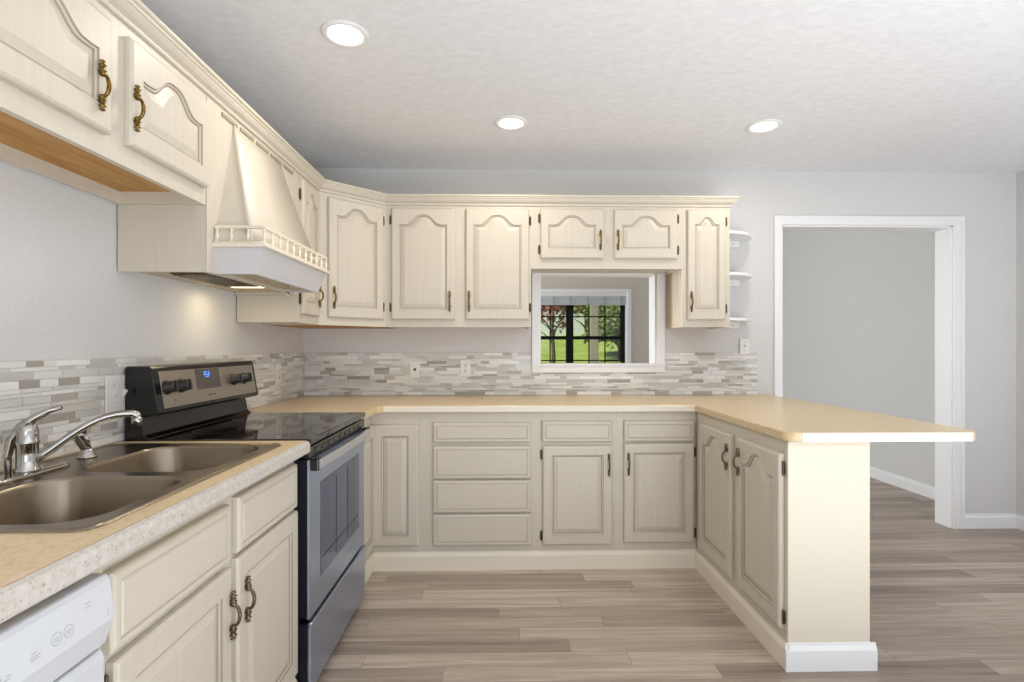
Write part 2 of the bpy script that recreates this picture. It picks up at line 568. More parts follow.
# ------------------------------------------------------------------ outdoors
bm = new()
rows = [(7.42, -0.18), (9.4, -0.16), (12, -0.02), (16, 0.34), (22, 1.0), (30, 1.86), (42, 2.6), (64, 3.4)]
vs = []
for (y, z) in rows:
    vs.append([bm.verts.new((x, y, z + 0.05 * math.sin(x * 0.7 + y))) for x in [-26 + i * 2.6 for i in range(24)]])
for i in range(len(vs) - 1):
    for j in range(len(vs[0]) - 1):
        bm.faces.new((vs[i][j], vs[i][j + 1], vs[i + 1][j + 1], vs[i + 1][j])).smooth = True
lw = struct('lawn', bm, M['lawn'])
bm = new(); box(bm, -6, 8, FAR + 0.15, 9.9, -0.3, -0.06); struct('porch_floor', bm, M['concrete'])

pc = thing('porch_post', 'tan square porch post standing outside the black-framed window', 'post', (1.69, 9.5, -0.06))
bm = new(); box(bm, -0.07, 0.07, -0.07, 0.07, 0.12, 2.9); obj('shaft', bm, M['post'], pc, 0.008)
bm = new(); box(bm, -0.095, 0.095, -0.095, 0.095, 0, 0.12); box(bm, -0.083, 0.083, -0.083, 0.083, 0.12, 0.15); obj('plinth', bm, M['post'], pc, 0.006)


def ground_z(y):
    for (a, za), (b_, zb) in zip(rows, rows[1:]):
        if a <= y <= b_:
            return za + (zb - za) * (y - a) / (b_ - a)
    return 0


def tree(name, label, x, y, h, r, leafm, trunk_r, n, clear, group=None, squash=1.0, leaf=0.16, cat='tree'):
    z0 = ground_z(y) - 0.03
    t = thing(name, label, cat, (x, y, z0), 0, group)
    rnd = random.Random(int(x * 100 + y * 7))
    b = new()
    top = clear + r * squash
    pts = [(0, 0, 0), (0.03 * r, 0.02, clear * 0.5), (-0.02 * r, 0.03, clear), (0.02, 0, top)]
    tube(b, pts, [trunk_r * 1.25, trunk_r, trunk_r * 0.8, trunk_r * 0.3], 9)
    for k in range(6):
        a = rnd.uniform(0, 2 * PI)
        q = rnd.uniform(0.4, 0.8) * r
        zz = clear * rnd.uniform(0.75, 1.1)
        tube(b, [(0, 0, zz), (math.cos(a) * q * 0.5, math.sin(a) * q * 0.5, zz + q * 0.5), (math.cos(a) * q, math.sin(a) * q, zz + q * 0.8)], [trunk_r * 0.5, trunk_r * 0.32, trunk_r * 0.12], 6)
    obj('trunk', b, M['bark'], t)
    b = new()
    cl = [Vector((rnd.gauss(0, 0.45) * r, rnd.gauss(0, 0.45) * r, top + rnd.gauss(0, 0.42) * r * squash)) for _ in range(26)]
    for _ in range(n):
        c = rnd.choice(cl)
        d = Vector((rnd.gauss(0, 1), rnd.gauss(0, 1), rnd.gauss(0, 1)))
        p = c + d * r * 0.17
        if p.z < 0.05:
            p.z = 0.05 + rnd.random() * 0.3
        u = Vector((rnd.gauss(0, 1), rnd.gauss(0, 1), rnd.gauss(0, 1))).normalized()
        v = u.orthogonal().normalized()
        s_ = leaf * rnd.uniform(0.6, 1.3)
        vv = [b.verts.new(p + u * s_), b.verts.new(p + v * s_ * 0.5), b.verts.new(p - u * s_), b.verts.new(p - v * s_ * 0.5)]
        b.faces.new(vv)
    obj('foliage', b, M[leafm], t, clean=False)
    return t


tree('redbud_tree', 'pink-leaved tree on the lawn, seen through the left half of the window', 1.55, 15.5, 4, 0.8, 'leaf_red', 0.06, 800, 1.45, leaf=0.085)
tree('evergreen_bush', 'broad green bush at the far edge of the lawn, right of the porch post', 4.55, 20.0, 4, 1.25, 'leaf_dark', 0.10, 3000, 0.6, leaf=0.11, cat='bush')
tree('maple_tree', 'pale green tree beside the house, just left of the porch post', 4.35, 26.5, 6, 1.15, 'leaf_light', 0.11, 1700, 0.9, leaf=0.13)
tree('maple_tree', 'sunlit yellow-green tree rising behind the broad bush', 8.3, 38.5, 6, 2.3, 'leaf_light', 0.2, 3200, 1.2, leaf=0.2)
tree('oak_tree', 'dark tree behind the pale house, above its roof', 3.4, 46.0, 9, 3.2, 'leaf_dark', 0.3, 4200, 2.6, leaf=0.3)
tree('oak_tree', 'dark tall tree filling the background behind the yellow-green tree', 12.8, 50.0, 9, 3.4, 'leaf_dark', 0.3, 4800, 1.6, leaf=0.3)

hs = thing('house', 'pale neighbouring house across the lawn behind the pink-leaved tree', 'house', (2.2, 30.0, ground_z(30.0) - 0.1))
bm = new(); box(bm, -4.5, 2.6, 0, 4.4, 0, 2.3); prism(bm, [(0, 2.3), (4.4, 2.3), (2.2, 3.3)], 'x', -4.5, 2.6); obj('wall', bm, M['siding'], hs)
bm = new()
for sgn in (0, 1):
    ya, yb = (-0.35, 2.2) if sgn == 0 else (4.75, 2.2)
    prism(bm, [(ya, 2.14), (yb, 3.32), (yb, 3.42), (ya, 2.24)], 'x', -4.8, 2.9)
obj('roof', bm, M['roofing'], hs)
bm = new(); box(bm, -3.2, -2.2, -0.03, 0.02, 0.8, 1.8); obj('window', bm, M['ovenglass'], hs)

# ------------------------------------------------------------------ cabinet kit
CZ = 0.912      # worktop height
CT = 0.038


def arch_curve(t, rise):
    u = abs(2 * t - 1)
    k = 0.70
    if u >= k:
        return -0.03 * rise * math.sin(PI * (u - k) / (1 - k)) if rise else 0.0
    x = (k - u) / k
    q = x * x * (3 - 2 * x)
    return rise * (1 - (1 - q) ** 1.75)


def door_mesh(w, h, rise=0.0, stile=0.046, top=0.04, bottom=0.06, t=0.02, K=35, flat=False):
    """raised panel door, front towards -y, lower left corner at the origin, back at y=0"""
    bm = new()
    r = rise

    def loop(ins, y, outer=False):
        if outer:
            a, b_, zb = ins, w - ins, ins
            pts = [(a, zb), (b_, zb)] + [(b_ + (a - b_) * i / (K - 1), h - ins) for i in range(K)]
        else:
            a, b_, zb = stile + ins, w - stile - ins, bottom + ins
            sh = h - top - r - ins
            pts = [(a, zb), (b_, zb)]
            for i in range(K):
                tt = i / (K - 1)
                e = 1e-3
                sl = (arch_curve(min(1, tt + e), r) - arch_curve(max(0, tt - e), r)) / ((min(1, tt + e) - max(0, tt - e)) * max(0.05, b_ - a)) if r else 0
                z = sh + arch_curve(1 - tt, r) - ins * (math.sqrt(1 + min(sl * sl, 1.5)) - 1) * 0.8
                pts.append((b_ + (a - b_) * tt, z))
        return [bm.verts.new((p[0], y, p[1])) for p in pts]

    def bridge(A, B, mi, smooth=False):
        n = len(A)
        for i in range(n):
            f = bm.faces.new((A[i], A[(i + 1) % n], B[(i + 1) % n], B[i]))
            f.material_index = mi
            f.smooth = smooth
    l0 = loop(0.0, 0.0, True)
    l1 = loop(0.0, -t + 0.007, True)
    l2 = loop(0.003, -t + 0.003, True)
    l3 = loop(0.008, -t, True)
    bm.faces.new(l0)
    bridge(l0, l1, 0); bridge(l1, l2, 0); bridge(l2, l3, 0)
    if flat:      # drawer front: a scribed line round a raised field
        q1 = loop(0.0, -t); q2 = loop(0.0012, -t + 0.002); q3 = loop(0.0042, -t + 0.002); q4 = loop(0.0075, -t - 0.0005)
        bridge(l3, q1, 0); bridge(q1, q2, 1); bridge(q2, q3, 1); bridge(q3, q4, 0)
        bm.faces.new(q4)
        return bm
    q1 = loop(0.0, -t); q2 = loop(0.0025, -t + 0.005); q3 = loop(0.007, -t + 0.0065); q4 = loop(0.009, -t + 0.0095); q5 = loop(0.0115, -t + 0.0095); q6 = loop(0.034, -t + 0.002); 
    bridge(l3, q1, 0); bridge(q1, q2, 1); bridge(q2, q3, 0); bridge(q3, q4, 1); bridge(q4, q5, 1); bridge(q5, q6, 0)
    n = len(q6)
    bm.faces.new(q6)
    return bm


_part_cache = {}


def add_handle(parent, x, z, y, metal):
    key = ('handle', metal)
    if key in _part_cache:
        return again(_part_cache[key], parent, (x, y, z))
    bm = new()
    for s_ in (1, -1):
        prof = []
        base = [(0.0, 0.0635), (0.0035, 0.062), (0.0055, 0.059), (0.0026, 0.056), (0.0036, 0.053), (0.0074, 0.050), (0.0030, 0.047), (0.0055, 0.043), (0.0034, 0.039), (0.0076, 0.036), (0.0030, 0.033), (0.0072, 0.029), (0.0052, 0.025), (0.0035, 0.0225)]
        for r, zz in base:
            prof.append((max(r * 1.25, 1e-6), zz * s_))
        lathe(bm, prof, 10, 'z', (0, -0.0078, 0))
        lathe(bm, [(0.0045, 0.0), (0.0045, -0.008)], 8, 'y', (0, 0, 0.036 * s_))
    pts, rs = [], []
    for k in range(13):
        a = PI * k / 12
        pts.append((0, -0.008 - 0.016 * math.sin(a) ** 0.8, 0.026 * math.cos(a)))
        rs.append(0.0036 + 0.0014 * math.sin(a))
    tube(bm, pts, rs, 8)
    o = obj('handle', bm, M[metal], parent, loc=(x, y, z))
    o['label'] = 'antique metal pull with beaded ends'
    _part_cache[key] = o
    return o


def add_hinge(parent, x, z, y):
    if 'hinge' in _part_cache:
        return again(_part_cache['hinge'], parent, (x, y, z))
    bm = new()
    box(bm, -0.007, 0.007, -0.0015, 0.0015, -0.024, 0.024)
    lathe(bm, [(0.0001, -0.029), (0.003, -0.0275), (0.0036, -0.025), (0.0036, 0.025), (0.003, 0.0275), (0.0001, 0.029)], 8, 'z', (0.0, -0.0035, 0))
    for z_ in (-0.014, 0.014):
        lathe(bm, [(0.0022, -0.0015), (0.0015, -0.0028)], 8, 'y', (0.0048, 0, z_))
    o = obj('hinge', bm, M['hinge'], parent, 0.0006, 1, loc=(x, y, z))
    o['label'] = 'small dark metal hinge'
    _part_cache['hinge'] = o
    return o


def add_door(root, x0, x1, z0, z1, rise=0.055, handle=None, hinges=None, metal='brass', hz=(0.045, 0.045), **kw):
    """a door on the cabinet face (y=0 plane), handle=(x, z) in cabinet coordinates, hinges='L'/'R'"""
    w, h = x1 - x0, z1 - z0
    d = obj('door', door_mesh(w, h, rise, **kw), [M['cabinet'], M['glaze']], root, loc=(x0, -0.001, z0))
    if handle:
        add_handle(d, handle[0] - x0, handle[1] - z0, -0.0205, metal)
    if hinges:
        hx = -0.0075 if hinges == 'L' else w + 0.0075
        add_hinge(d, hx, hz[0], -0.0025)
        add_hinge(d, hx, h - hz[1], -0.0025)
    return d


def add_drawer(root, x0, x1, z0, z1, inset=0.018):
    return obj('drawer_front', door_mesh(x1 - x0, z1 - z0, 0.0, stile=inset, top=inset, bottom=inset, K=2, flat=True), [M['cabinet_h'], M['glaze_soft']], root, loc=(x0, -0.001, z0))


def face_frame(root, W, z0, z1, stiles, rails, t=0.019):
    """stiles (x0,x1) full height; rails (z0,z1) between consecutive stiles"""
    bm = new()
    for a, b_ in stiles:
        box(bm, a, b_, 0, t, z0, z1)
    for i in range(len(stiles) - 1):
        for r0, r1 in (rails[i] if isinstance(rails[0], list) else rails):
            box(bm, stiles[i][1], stiles[i + 1][0], 0, t, r0, r1)
    return obj('face_frame', bm, M['cabinet'], root)


def carcass(root, W, D, z0, z1, bottom_lift=0.0, top=True, side_l=True, side_r=True, m='cabinet', under='cab_inside', t=0.016, y0=0.019):
    bm = new()
    if side_l:
        box(bm, 0, t, y0, D, z0, z1)
    if side_r:
        box(bm, W - t, W, y0, D, z0, z1)
    box(bm, t, W - t, D - 0.008, D, z0 + bottom_lift, z1)
    if top:
        box(bm, t, W - t, y0, D - 0.008, z1 - t, z1)
    o = obj('carcass', bm, M[m], root)
    bm = new(); box(bm, t, W - t, y0, D - 0.008, z0 + bottom_lift, z0 + bottom_lift + 0.012)
    b_ = obj('bottom_panel', bm, M[under], root)
    if under == 'cab_inside':
        b_['label'] = 'bare orange-brown wood underside'
    return o


def base_trim(root, x0, x1, y0=-0.013, m='trimcream', h=0.10):
    bm = new()
    prism(bm, [(0.0, 0), (y0, 0), (y0, h * 0.78), (y0 * 0.75, h * 0.85), (y0 * 0.35, h * 0.95), (y0 * 0.3, h), (0.0, h)], 'x', x0, x1)
    return obj('base_trim', bm, M[m], root)


UZ, UT = 1.356, 2.12       # underside and top of the full-height wall cabinets
XF, YF = -1.0, 3.24        # faces of the left and back wall cabinets
DU = 0.296

# --- wall cabinet over the sink
c = thing('wall_cabinet', 'short cream wall cabinet with two arched doors hanging over the sink', 'cabinet', (XF, 0.92, 1.716), PI / 2)
W = 0.905
face_frame(c, W, 0, UT - 1.716, [(0, 0.045), (0.425, 0.53), (W - 0.035, W)], [(0, 0.07), (0.33, UT - 1.716)])
carcass(c, W, DU, 0, UT - 1.716, 0.04)
bm = new(); box(bm, 0.016, W - 0.016, DU - 0.02, DU - 0.008, 0, 0.04); obj('nailing_rail', bm, M['cabinet'], c)
add_door(c, 0.03, 0.445, 0.055, 0.345, 0.055, (0.397, 0.157), None)
add_door(c, 0.513, 0.895, 0.055, 0.345, 0.055, (0.522, 0.157), 'R')

# --- range hood with its cabinet
hd = thing('range_hood', 'cream wooden range hood with tapered chimney and spindle gallery above the stove', 'range hood', (XF, 1.827, 1.490), PI / 2)
W = 0.812
HT = UT - 1.490
bm = new()
box(bm, 0, 0.016, 0.019, DU, 0, HT)
obj('side_panel', bm, M['cabinet'], hd)
bm = new(); box(bm, W - 0.016, W, 0.019, DU, 0, HT)
obj('side_panel', bm, M['cabinet'], hd)
bm = new()
box(bm, 0, W, 0, 0.019, 0, HT)
box(bm, 0.0, 0.03, -0.003, 0.0, 0, HT - 0.032)
obj('front_panel', bm, M['cabinet'], hd, 0.001)
# top dashes above the chimney
bm = new()
for i in range(5):
    x = 0.085 + i * 0.135
    box(bm, x + 0.012, x + 0.123, -0.006, 0, 0.575, 0.587)
obj('cornice_strip', bm, M['glaze'], hd)
# tapered chimney
bm = new()
tz, bz = 0.572, 0.10
y_t, y_b = -0.004, -0.135
K = 9
ringsL, ringsR, backL, backR = [], [], [], []
for i in range(K):
    q = i / (K - 1)
    z = bz + (tz - bz) * q
    e = (1 - q) ** 1.12
    yl = y_t + (y_b - y_t) * e
    xl = 0.185 + (0.045 - 0.185) * e
    xr = 0.620 + (0.765 - 0.620) * e
    ringsL.append(bm.verts.new((xl, yl, z))); ringsR.append(bm.verts.new((xr, yl, z)))
    backL.append(bm.verts.new((xl - 0.004, 0.0, z))); backR.append(bm.verts.new((xr + 0.004, 0.0, z)))
for i in range(K - 1):
    bm.faces.new((ringsL[i], ringsR[i], ringsR[i + 1], ringsL[i + 1])).smooth = True
    bm.faces.new((backL[i], ringsL[i], ringsL[i + 1], backL[i + 1])).smooth = False
    bm.faces.new((ringsR[i], backR[i], backR[i + 1], ringsR[i + 1])).smooth = False
bm.faces.new((ringsL[-1], ringsR[-1], backR[-1], backL[-1])); bm.faces.new((ringsL[0], backL[0], backR[0], ringsR[0]))
obj('chimney', bm, M['cabinet'], hd, clean=False)
for k, half in ((0.0, 0.006), (1.0, 0.006)):
    bm = new()
    prv = None
    for i in range(K):
        q = i / (K - 1)
        z = bz + (tz - bz) * q
        e = (1 - q) ** 1.12
        yl = y_t + (y_b - y_t) * e
        xl = 0.185 + (0.045 - 0.185) * e
        xr = 0.620 + (0.765 - 0.620) * e
        xx = xl + (xr - xl) * k
        cur = [bm.verts.new((xx - half, yl - 0.004, z)), bm.verts.new((xx + half, yl - 0.004, z)), bm.verts.new((xx + half, yl + 0.002, z)), bm.verts.new((xx - half, yl + 0.002, z))]
        if prv:
            for j in range(4):
                bm.faces.new((prv[j], prv[(j + 1) % 4], cur[(j + 1) % 4], cur[j]))
        prv = cur
    obj('corner_bead', bm, M['cabinet'], hd, clean=False)
# mantle skirt, tapering inwards to the bottom
MX0, MX1 = 0.045, 0.715
bm = new()
def ring_box(z, x0, x1, y):
    return [bm.verts.new(p) for p in ((x0, 0, z), (x0, y, z), (x1, y, z), (x1, 0, z))]
A = ring_box(0.0, MX0 + 0.006, MX1 - 0.02, -0.142); B = ring_box(0.092, MX0, MX1, -0.172)
A2 = ring_box(0.0, MX0 + 0.022, MX1 - 0.036, -0.126); B2 = ring_box(0.092, MX0 + 0.016, MX1 - 0.016, -0.156)
for i in range(3):
    bm.faces.new((A[i], A[i + 1], B[i + 1], B[i])); bm.faces.new((A2[i], A2[i + 1], B2[i + 1], B2[i])); bm.faces.new((A[i], A[i + 1], A2[i + 1], A2[i]))
bm.faces.new((B[0], B[1], B[2], B[3]))
obj('mantle_skirt', bm, M['skirt'], hd, clean=False)
# ledge moulding
bm = new()
box(bm, MX0 - 0.014, MX1 + 0.014, -0.188, 0.0, 0.092, 0.104)
box(bm, MX0 - 0.008, MX1 + 0.008, -0.180, 0.0, 0.104, 0.112)
obj('ledge', bm, M['trimcream'], hd, 0.003)
# gallery rail and its little spindles
bm = new()
box(bm, MX0 + 0.0, MX1 - 0.0, -0.180, -0.168, 0.158, 0.170)
box(bm, MX0 + 0.0, MX0 + 0.012, -0.168, -0.002, 0.158, 0.170)
box(bm, MX1 - 0.012, MX1, -0.168, -0.002, 0.158, 0.170)
gr = obj('gallery_rail', bm, M['trimcream'], hd, 0.003)
sp0 = None
spots = [(MX0 + 0.006 + i * (MX1 - MX0 - 0.012) / 10, -0.174) for i in range(11)] + [(MX0 + 0.006, -0.118), (MX0 + 0.006, -0.06), (MX0 + 0.006, -0.01), (MX1 - 0.006, -0.118), (MX1 - 0.006, -0.06)]
for (x, y) in spots:
    if sp0 is None:
        bm = new()
        lathe(bm, [(0.006, 0), (0.006, 0.005), (0.0032, 0.009), (0.0065, 0.018), (0.0072, 0.024), (0.0045, 0.032), (0.0032, 0.037), (0.006, 0.041), (0.006, 0.046)], 10)
        sp0 = obj('spindle', bm, M['trimcream'], hd, loc=(x, y, 0.112))
    else:
        again(sp0, hd, (x, y, 0.112))
# insert under the hood: tan liner, filter, lamp lens, pull
bm = new(); box(bm, MX0 + 0.024, MX1 - 0.04, -0.122, 0.0, 0.012, 0.02); box(bm, 0.016, W - 0.016, 0.0, DU, 0.012, 0.02); hl = obj('hood_liner', bm, M['cab_side'], hd); hl['label'] = 'tan underside liner'
bm = new()
box(bm, 0.08, 0.46, 0.02, 0.17, 0.002, 0.012)
for i in range(11):
    box(bm, 0.09 + i * 0.034, 0.10 + i * 0.034, 0.025, 0.165, -0.002, 0.002)
obj('grease_filter', bm, M['steel'], hd)
bm = new(); box(bm, 0.475, 0.535, 0.0, 0.17, 0.004, 0.013); obj('lamp_lens', bm, M['hoodlens'], hd, 0.003)
bm = new()
tube(bm, [(0.47, -0.09, 0.012), (0.471, -0.091, -0.005), (0.47, -0.09, -0.022)], 0.002, 6)
lathe(bm, [(0.0001, -0.04), (0.005, -0.036), (0.0055, -0.03), (0.003, -0.022)], 10, 'z', (0.47, -0.09, 0))
obj('switch_pull', bm, M['chrome'], hd)
light('hood_lamp', 'AREA', (XF - 0.10, 1.827 + 0.50, 1.484), (0, 0, 0), HOODW, (1.0, 0.82, 0.52), 0.26, 0.10)

# --- narrow cabinet between hood and corner
c = thing('wall_cabinet', 'narrow cream wall cabinet squeezed between the range hood and the diagonal corner cabinet', 'cabinet', (XF, 2.641, UZ), PI / 2)
W = 0.309; HH = UT - UZ
face_frame(c, W, 0, HH, [(0, 0.035), (W - 0.035, W)], [(0, 0.05), (HH - 0.06, HH)])
carcass(c, W, DU, 0, HH, 0.012)
add_door(c, 0.03, 0.272, 0.044, HH - 0.048, 0.055, (0.245, 0.155), 'L', hz=(0.075, 0.075))

# --- diagonal corner wall cabinet
pa, pb_ = Vector((XF, 2.95)), Vector((-0.695, YF))
dv = pb_ - pa
W = dv.length
ang = math.atan2(dv.y, dv.x)
c = thing('corner_wall_cabinet', 'cream diagonal corner wall cabinet with one arched door', 'cabinet', (pa.x, pa.y, UZ), ang)
face_frame(c, W, 0, HH, [(0, 0.05), (W - 0.03, W)], [(0, 0.05), (HH - 0.06, HH)])
ca, sa = math.cos(-ang), math.sin(-ang)
def loc2(x, y):
    x -= pa.x; y -= pa.y
    return (x * ca - y * sa, x * sa + y * ca)
outl = [loc2(XF + 0.001, 2.952), loc2(WL + 0.004, 2.952), loc2(WL + 0.004, WB - 0.004), loc2(-0.697, WB - 0.004), loc2(-0.697, YF + 0.001)]
fr = [(0.0, 0.019), (W, 0.019)]
outl2 = [fr[0]] + outl[1:4] + [fr[1]]
bm = new(); prism(bm, outl2, 'z', 0.012, HH); obj('carcass', bm, M['cabinet'], c)
bm = new(); prism(bm, outl2, 'z', 0.0, 0.012); obj('bottom_panel', bm, M['cab_inside'], c)
add_door(c, 0.05, W - 0.025, 0.044, HH - 0.048, 0.055, (0.078, 0.155), 'R', hz=(0.075, 0.075))

# --- tall pair on the back wall
c = thing('wall_cabinet', 'tall cream wall cabinet with a pair of arched doors, left of the pass-through', 'cabinet', (-0.695, YF, UZ))
W = 0.884
face_frame(c, W, 0, HH, [(0, 0.045), (0.41, 0.495), (W - 0.04, W)], [(0, 0.055), (HH - 0.06, HH)])
carcass(c, W, DU, 0, HH, 0.012)
add_door(c, 0.038, 0.420, 0.044, HH - 0.045, 0.058, (0.391, 0.155), 'L', hz=(0.075, 0.07))
add_door(c, 0.487, 0.871, 0.044, HH - 0.045, 0.058, (0.508, 0.155), 'R', hz=(0.075, 0.07))

# --- short pair over the pass-through
c = thing('wall_cabinet', 'short cream wall cabinet with a pair of arched doors, directly over the pass-through', 'cabinet', (0.189, YF, 1.714))
W = 0.931; HS = UT - 1.714
face_frame(c, W, 0, HS, [(0, 0.06), (0.435, 0.52), (W - 0.04, W)], [(0, 0.065), (HS - 0.06, HS)])
carcass(c, W, DU, 0, HS, 0.012, under='cabinet')
add_door(c, 0.059, 0.444, 0.06, HS - 0.045, 0.055, (0.424, 0.172), 'L', hz=(0.055, 0.055))
add_door(c, 0.510, 0.898, 0.06, HS - 0.045, 0.055, (0.531, 0.172), 'R', hz=(0.055, 0.055))

# --- narrow tall cabinet at the right end
c = thing('wall_cabinet', 'narrow tall cream wall cabinet at the right end, beside the small corner shelves', 'cabinet', (1.120, YF, UZ))
W = 0.297
face_frame(c, W, 0, HH, [(0, 0.035), (W - 0.035, W)], [(0, 0.055), (HH - 0.06, HH)])
carcass(c, W, DU, 0, HH, 0.012, side_l=False)
bm = new(); box(bm, 0, 0.016, 0.019, DU, 0, HH); q = obj('side_panel', bm, M['cab_side'], c); q['label'] = 'bare tan wood side'
add_door(c, 0.031, 0.266, 0.044, HH - 0.045, 0.042, (0.052, 0.155), 'R', hz=(0.07, 0.07), stile=0.042, top=0.045)

# --- crown moulding running along the tops
def sweep(bm, path, prof):
    """path: 2D points; the profile's outward side is to the right of travel"""
    n = len(path)
    rings = []
    for i in range(n):
        p = Vector(path[i])
        d0 = (p - Vector(path[i - 1])).normalized() if i else None
        d1 = (Vector(path[i + 1]) - p).normalized() if i < n - 1 else None
        if d0 is None: d0 = d1
        if d1 is None: d1 = d0
        n0, n1 = Vector((d0.y, -d0.x)), Vector((d1.y, -d1.x))
        mv = (n0 + n1)
        mv = mv / max(1e-6, mv.length) / max(0.2, math.cos(n0.angle(n1) / 2))
        rings.append([bm.verts.new((p.x + mv.x * o, p.y + mv.y * o, z)) for o, z in prof])
    k = len(prof)
    for i in range(n - 1):
        for j in range(k):
            bm.faces.new((rings[i][j], rings[i][(j + 1) % k], rings[i + 1][(j + 1) % k], rings[i + 1][j]))
    bm.faces.new(rings[0]); bm.faces.new(rings[-1])


bm = new()
crown = [(0.0006, 2.096), (0.008, 2.096), (0.010, 2.101), (0.010, 2.106), (0.014, 2.109), (0.022, 2.115), (0.029, 2.124), (0.033, 2.132), (0.037, 2.134), (0.038, 2.140), (0.044, 2.143), (0.046, 2.148), (0.046, 2.153), (0.0006, 2.153)]
sweep(bm, [(XF, 0.92), (XF, 2.95), (-0.695, YF), (1.417, YF), (1.417, WB - 0.002)], crown)
tag(obj('crown_moulding', bm, M['cabinet']), 'cream crown moulding running along the tops of all the wall cabinets', 'moulding')

# --- quarter-round shelves on the end of the narrow cabinet
cs = thing('corner_shelf', 'white three-tier quarter-round shelf on the end of the narrow wall cabinet', 'shelf', (1.417, WB, 1.40))
sh = None
for z in (0.0, 0.285, 0.545):
    if sh is None:
        bm = new()
        pts = [(0.002, -0.002)] + [(0.002 + 0.25 * math.sin(a), -0.002 - 0.26 * math.cos(a)) for a in [PI / 2 * k / 16 for k in range(17)]]
        prism(bm, pts, 'z', 0.0, 0.018)
        sh = obj('shelf_board', bm, M['white'], cs, 0.003, loc=(0, 0, z))
        bm = new()
        box(bm, 0.10, 0.19, -0.018, -0.002, -0.042, 0.0)
        lathe(bm, [(0.004, -0.0185), (0.003, -0.021)], 8, 'y', (0.145, 0, -0.022), mi=1)
        cl = obj('cleat', bm, [M['white'], M['slot']], cs, 0.002, loc=(0, 0, z))
    else:
        again(sh, cs, (0, 0, z)); again(cl, cs, (0, 0, z))

# ------------------------------------------------------------------ base cabinets
BX, BY = -0.71, 2.946          # faces of the left and back base runs
CB = CZ - CT - 0.001                   # underside of the worktop


# --- sink base
c = thing('base_cabinet', 'cream base cabinet under the sink with two false fronts and two doors', 'cabinet', (BX, 0.918, 0.0), PI / 2)
W = 0.925
face_frame(c, W, 0.09, CB, [(0, 0.055), (0.445, 0.515), (W - 0.03, W)], [(0.09, 0.125), (0.66, 0.69), (0.825, CB)])
carcass(c, W, 0.57, 0.0, CB, 0.1, top=False)
add_drawer(c, 0.043, 0.459, 0.684, 0.830)
add_drawer(c, 0.502, 0.908, 0.688, 0.836)
add_door(c, 0.052, 0.466, 0.118, 0.665, 0.0, (0.452, 0.548), 'L', 'pewter', top=0.055, bottom=0.06, K=2, stile=0.05)
add_door(c, 0.496, 0.913, 0.118, 0.675, 0.0, (0.532, 0.552), None, 'pewter', top=0.055, bottom=0.06, K=2, stile=0.05)
base_trim(c, 0, W)

# --- dishwasher
dw = thing('dishwasher', 'white dishwasher with slanted control panel beside the sink cabinet', 'dishwasher', (BX, 0.30, 0.0), PI / 2)
W = 0.612
bm = new(); box(bm, 0.0, W, 0.0, 0.56, 0.03, 0.862); obj('body', bm, M['dishwasher'], dw, 0.003)
bm = new(); prism(bm, [(0.0, 0.11), (-0.042, 0.11), (-0.047, 0.13), (-0.047, 0.715), (-0.042, 0.728), (0.0, 0.735)], 'x', 0.006, W - 0.006); obj('door', bm, M['dishwasher'], dw, 0.004)
bm = new(); prism(bm, [(0.0, 0.735), (-0.046, 0.735), (-0.063, 0.782), (-0.055, 0.846), (-0.048, 0.854), (0.0, 0.856)], 'x', 0.003, W - 0.003); obj('control_panel', bm, M['dishwasher'], dw, 0.005, 3)
bm = new()
def on_panel(u, v, w_, h_):
    # thin printed mark lying on the sloping control panel
    def P(x, z):
        q = (z - 0.782) / (0.846 - 0.782)
        return (x, -0.0633 + 0.008 * q, z)
    vs_ = [bm.verts.new(P(*p)) for p in ((u, v), (u + w_, v), (u + w_, v + h_), (u, v + h_))]
    bm.faces.new(vs_)
for (u, v, w_, h_) in ((0.395, 0.795, 0.022, 0.0014), (0.400, 0.799, 0.006, 0.003), (0.412, 0.799, 0.006, 0.0014), (0.447, 0.797, 0.016, 0.0014), (0.447, 0.801, 0.018, 0.0014), (0.450, 0.806, 0.009, 0.0014), (0.548, 0.822, 0.013, 0.0014), (0.548, 0.828, 0.013, 0.0014), (0.30, 0.795, 0.02, 0.0014), (0.592, 0.79, 0.0012, 0.014)):
    on_panel(u, v, w_, h_)
for cu in (0.492, 0.514):
    for k in range(16):
        a, b_ = 2 * PI * k / 16, 2 * PI * (k + 1) / 16
        def P2(rr, t_):
            z = 0.806 + rr * math.sin(t_)
            return (cu + rr * math.cos(t_), -0.0633 + 0.008 * (z - 0.782) / 0.064, z)
        bm.faces.new([bm.verts.new(P2(0.0095, a)), bm.verts.new(P2(0.0095, b_)), bm.verts.new(P2(0.0083, b_)), bm.verts.new(P2(0.0083, a))])
    on_panel(cu - 0.005, 0.806, 0.010, 0.0014); on_panel(cu - 0.005, 0.802, 0.008, 0.0014)
obj('control_marks', bm, M['icon'], dw)

# --- corner base with bi-fold door
c = thing('corner_base_cabinet', 'cream corner base cabinet with a two-leaf door, right of the stove', 'cabinet', (BX, BY, 0))
bm = new()
